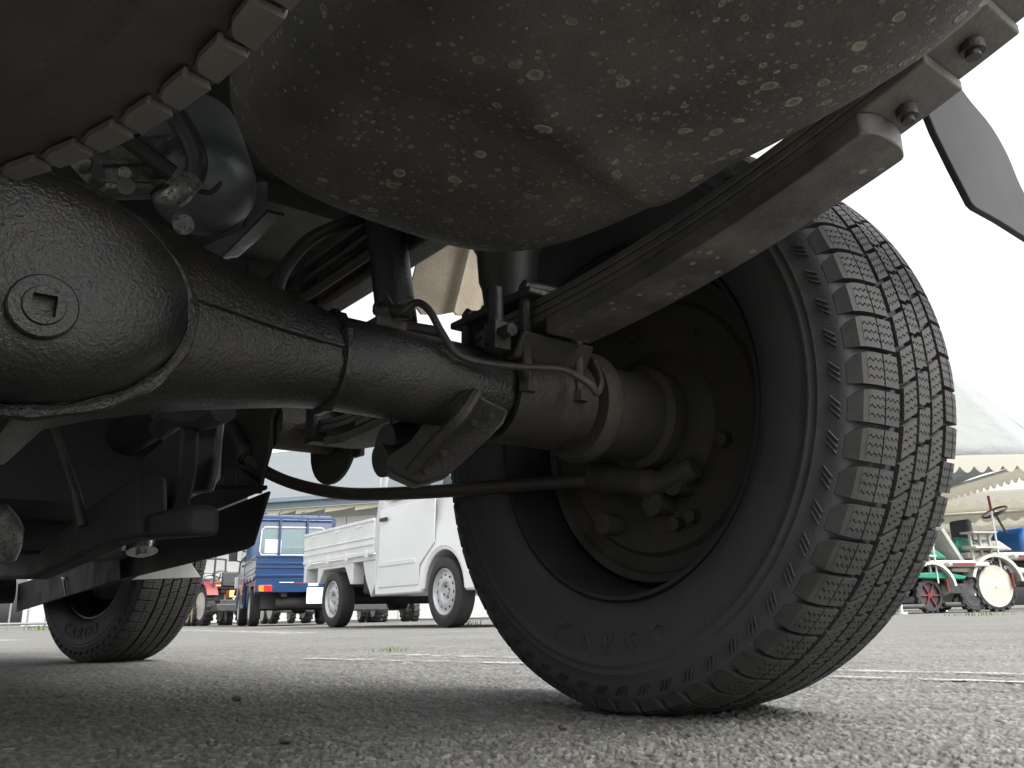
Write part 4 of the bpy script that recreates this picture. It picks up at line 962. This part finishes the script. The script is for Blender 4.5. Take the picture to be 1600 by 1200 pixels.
def transplanter(loc, rz, S, label, hoodmat, rim, green):
    t = thing('rice_transplanter', label, 'farm machine', loc, rz); t.scale = (S, S, S)
    def B(mb, name, mat, sm=35, bv=0, parent=None): return mb.build(name, M[mat], parent or t, sm, bv)
    for sg in (-1, 1):
        if green: lug_wheel(t, sg * .55, 0, .30, .10, 'mach_red', 16, 6); lug_wheel(t, sg * .5, 1.0, .30, .12, 'mach_dark', 14)
        else: lug_wheel(t, sg * .62, 0, .38, .10, rim, 18, None, .84); lug_wheel(t, sg * .55, 1.2, .32, .10, rim, 16, None, .8)
        # fender over the rear wheel
        R0 = .44
        B(MB().loft([[(sg * .54, R0 * math.cos(q), .38 + R0 * math.sin(q)), (sg * .74, R0 * math.cos(q), .38 + R0 * math.sin(q)), (sg * .74, (R0 + .05) * math.cos(q), .38 + (R0 + .05) * math.sin(q)), (sg * .54, (R0 + .05) * math.cos(q), .38 + (R0 + .05) * math.sin(q))] for q in np.linspace(.15, PI - .3, 14)]), 'fender', 'mach_white')
    B(MB().b2(-.60, .60, -.35, 1.5, .80, .90).b2(-.72, .72, .40, 1.3, .78, .86), 'deck', 'mach_white', 35, .02)
    B(MB().b2(-.3, .3, -.2, 1.5, .38, .78), 'engine_case', 'mach_dark', 35, .03)
    hood = [(.95, .90), (.98, 1.20), (1.10, 1.34), (1.40, 1.30), (1.72, 1.12), (1.80, .90)]
    B(MB().prism([(-.33, y, z) for y, z in hood], (.66, 0, 0)), 'hood', hoodmat, 35, .05)
    B(MB().prism([(-.62, y, z) for y, z in ((-.3, .91), (-.34, 1.0), (.25, 1.08), (.5, .93))], (1.24, 0, 0)), 'side_cover', hoodmat if green else 'mach_white', 35, .03)
    B(MB().prism([(-.66, -.75, .60), (-.66, .75, .56), (-.66, .80, .62), (-.66, .3, .70), (-.66, -.75, .66)], (1.32, 0, 0)), 'rear_deck', hoodmat if green else 'mach_white', 35, .02)
    seat = B(MB().box((0, .35, 1.08), (.44, .42, .10)).box((0, .13, 1.28), (.42, .10, .36)), 'seat', 'mach_dark', 35, .04)
    B(MB().tube([(0, 1.05, 1.2), (0, .86, 1.58)], .02, 8), 'steering_column', 'mach_dark')
    q3 = Matrix.Rotation(math.radians(28), 3, 'X')
    wl = MB().tube([Vector((0, .86, 1.6)) + q3 @ Vector((.20 * math.cos(q), .20 * math.sin(q), 0)) for q in np.linspace(0, 2 * PI, 25)[:-1]], .017, 8, closed=True)
    for q in (.3, 2.4, 4.5): wl.tube([Vector((0, .86, 1.58)), Vector((0, .86, 1.6)) + q3 @ Vector((.2 * math.cos(q), .2 * math.sin(q), 0))], .012, 6)
    B(wl, 'steering_wheel', 'mach_dark')
    # seedling racks and planting unit at the back
    for sg in (-1, 1):
        r_ = MB(); ya = -.9 if green else -.35
        for z_ in ((.95, 1.15, 1.35) if green else (.95, 1.18)): r_.b2(sg * .62 - .14, sg * .62 + .14, ya, .1, z_, z_ + .03)
        for y in np.linspace(ya + .05, .05, 3): r_.b2(sg * .62 - .02, sg * .62 + .02, y - .015, y + .015, .6, 1.38 if green else 1.2)
        B(r_, 'seedling_rack', 'mach_white')
    if not green: B(MB().prism([(-.85, -.45, .75), (-.85, -.75, 1.25), (-.85, -.70, 1.28), (-.85, -.40, .78)], (1.4, 0, 0)), 'seedling_tray', 'mach_white')
    pu = MB()
    for xx in (-.6, -.2, .2, .6): pu.box((xx, -.75, .35), (.10, .5, .16)).cyl((xx - .08, -.95, .33), (xx + .08, -.95, .33), .09, 12)
    B(pu, 'planting_arm', 'mach_dark', 35, .02)
    fl = MB()
    for xx in (-.5, 0, .5): fl.box((xx, -.55, .12), (.26, .8, .08))
    B(fl, 'float', 'mach_dark', 35, .03)
    for xx, yy, z0, z1 in ((.5, -.9, .35, 1.75), (-.5, -.9, .35, 1.7), (.66, .15, .5, 1.55)):
        p = B(MB().cyl((xx, yy, z0), (xx, yy, z1), .016, 8), 'marker_post', 'pole'); B(MB().cyl((xx, yy, z1 - .02), (xx + .02, yy - .03, z1 + .22), .02, 8), 'red_grip', 'mach_red', 35, 0, p)
    B(MB().cyl((.70, .3, .36), (.70, .3, .58), .02, 8), 'red_peg', 'mach_red')
    mk = B(MB().b2(.742, .748, .45, .95, .80, .845), 'pink_side_mark', 'mach_red', 0)
    return t
p = place(1555, 950, 13.4)
transplanter((p.x - .10, p.y + .65, 0), math.radians(-75), 1.0, 'white planting machine with blue hood, steering wheel and pale disc wheels under the tents', 'mach_blue', 'cream_rim', False)
p = place(1436, 952, 12.9)
transplanter((p.x + .10, p.y + .62, 0), math.radians(-72), .86, 'green and white planting machine with red spoked wheel beside the big tyre', 'mach_green', 'cream_rim', True)
def tractor(loc, rz, S, label, mat, rim):
    t = thing('mini_tractor', label, 'tractor', loc, rz); t.scale = (S, S, S)
    def B(mb, name, m_, sm=35, bv=0, parent=None): return mb.build(name, M[m_], parent or t, sm, bv)
    for sg in (-1, 1):
        lug_wheel(t, sg * .45, 0, .42, .2, rim, 16); lug_wheel(t, sg * .38, 1.2, .27, .14, rim, 14)
        B(MB().loft([[(sg * a_, .47 * math.cos(q), .42 + .47 * math.sin(q)) for a_ in (.33, .57)] + [(sg * a_, .51 * math.cos(q), .42 + .51 * math.sin(q)) for a_ in (.57, .33)] for q in np.linspace(.5, 2.7, 10)]), 'fender', mat)
    hd = [(.45, .55), (.45, .98), (1.3, .92), (1.5, .82), (1.52, .50)]
    h_ = B(MB().prism([(-.25, y, z) for y, z in hd], (.5, 0, 0)), 'hood', mat, 35, .04)
    B(MB().b2(-.2, .2, 1.515, 1.535, .55, .74), 'grille', 'mach_dark', 35, 0, h_)
    for sg in (-1, 1): B(MB().cyl((sg * .17, 1.51, .78), (sg * .17, 1.53, .78), .04, 12), 'headlight', 'lens_clear', 35, 0, h_)
    B(MB().b2(-.2, .2, -.2, 1.4, .33, .55), 'gearbox_case', 'mach_dark', 35, .02)
    B(MB().box((0, -.02, .80), (.42, .4, .08)).box((0, -.22, .98), (.4, .08, .32)), 'seat', 'mach_dark', 35, .03)
    B(MB().tube(spline([(-.4, -.32, .6), (-.4, -.34, 1.5), (-.34, -.34, 1.62), (.34, -.34, 1.62), (.4, -.34, 1.5), (.4, -.32, .6)]), .024, 8), 'roll_bar', 'mach_dark')
    wl = MB().tube([(.17 * math.cos(q), .45 + .15 * math.sin(q), 1.12 - .07 * math.sin(q)) for q in np.linspace(0, 2 * PI, 21)[:-1]], .014, 6, closed=True).tube([(0, .55, .95), (0, .45, 1.12)], .015, 6)
    B(wl, 'steering_wheel', 'mach_dark')
    B(MB().b2(-.5, .5, -.85, -.5, .28, .45), 'rotary_tiller', 'mach_dark', 35, .03)
    return t
def far(px, D): p = place(px, 978, D); return (p.x, p.y, 0)
tractor(far(322, 20.5), math.radians(205), .95, 'yellow small tractor at the far left beside the front tyre', 'mach_yellow', 'mach_yellow')
tractor(far(350, 19.3), math.radians(38), 1.0, 'red small tractor with cream wheels just left of the blue truck', 'mach_red', 'cream_rim')
tractor(far(452, 22.5), math.radians(30), .95, 'small tractor mostly hidden behind the blue truck', 'mach_dark', 'cream_rim')
tractor(far(560, 19.5), math.radians(24), .9, 'red small tractor seen under the white load bed', 'mach_red', 'pole')
tractor(far(607, 21.0), math.radians(200), .95, 'dark wheeled small tractor seen below the white cab door', 'mach_dark', 'mach_dark')
# steel barrier at the left edge
def barrier():
    p = place(40, 990, 17); t = thing('pipe_barrier', 'grey steel pipe barrier standing at the left edge of the yard', 'barrier', (p.x, p.y, 0), math.radians(15))
    for x in np.arange(-1.6, .9, .32): MB().cyl((x, 0, 0), (x, 0, 1.05), .018, 8).build('upright', M['barrier'], t)
    for z in (.12, 1.05): MB().cyl((-1.7, 0, z), (.9, 0, z), .024, 8).build('rail', M['barrier'], t)
    for x in (-1.6, .8): MB().b2(x - .03, x + .03, -.25, .25, 0, .04).build('foot', M['barrier'], t)
barrier()
p = place(1409, 958, 12.5)
t = thing('marker_post', 'short grey steel post between the big tyre and the green machine', 'post', (p.x, p.y, 0))
MB().cyl((0, 0, .03), (0, 0, .42), .022, 12).build('post', M['pole'], t); MB().cyl((0, 0, 0), (0, 0, .03), .08, 16).build('foot', M['pole'], t)

# ------------------------------------------------------------------ pebbles and weeds on the asphalt
def pebble(px, py, r, label):
    p = G(px, py); bm = bmesh.new(); bmesh.ops.create_icosphere(bm, subdivisions=3, radius=r)
    for v in bm.verts:
        n_ = v.co.normalized(); f = 1 + .28 * math.sin(n_.x * 4 + px) * math.sin(n_.y * 5 + 1) + .12 * math.sin(n_.z * 9 + n_.x * 7)
        v.co = Vector((v.co.x * f * 1.25, v.co.y * f, v.co.z * f * .7))
    me = bpy.data.meshes.new('pebble'); bm.to_mesh(me); bm.free(); me.materials.append(M['stone']); me.shade_smooth()
    o = bpy.data.objects.new('pebble', me); col.objects.link(o); o.location = (p.x, p.y, r * .45)
    return tag(o, label, 'stone', 'loose stones on the asphalt')
pebble(370, 1094, .0042, 'dark pebble on the asphalt below the front tyre, further back of the two at left')
pebble(447, 1160, .0042, 'darkest pebble close to the lens at the bottom left of the asphalt')
pebble(880, 1139, .0032, 'small dark pebble on the asphalt just in front of the big rear tyre')
def tuft(px, py, n, hgt, spread, label):
    p = G(px, py); mb = MB()
    for _ in range(n):
        a_ = random.uniform(0, 2 * PI); x, y = random.gauss(0, spread), random.gauss(0, spread * .35); l = hgt * random.uniform(.5, 1.1); w_ = hgt * .05
        dx, dy = math.cos(a_) * l * .5, math.sin(a_) * l * .5; px_, py_ = -math.sin(a_) * w_, math.cos(a_) * w_
        mb.add([(x - px_, y - py_, 0), (x + px_, y + py_, 0), (x + dx * .5 + px_ * .7, y + dy * .5 + py_ * .7, l * .6), (x + dx * .5 - px_ * .7, y + dy * .5 - py_ * .7, l * .6), (x + dx, y + dy, l * .85)], [(0, 1, 2, 3), (3, 2, 4)])
    o = mb.build('grass_tuft', M['grass'], None, 0); o.location = (p.x, p.y, 0)
    return tag(o, label, 'weed', 'weeds in the asphalt')
tuft(615, 1018, 60, .018, .035, 'low green weed growing in the asphalt beside the painted line')
tuft(723, 978, 60, .07, .10, 'green weed tuft on the asphalt behind the front wheel of the white truck')
tuft(1530, 962, 70, .06, .16, 'green weed tuft in front of the pale disc wheel')
tuft(62, 985, 70, .12, .14, 'yellow green weed tuft at the foot of the pipe barrier')
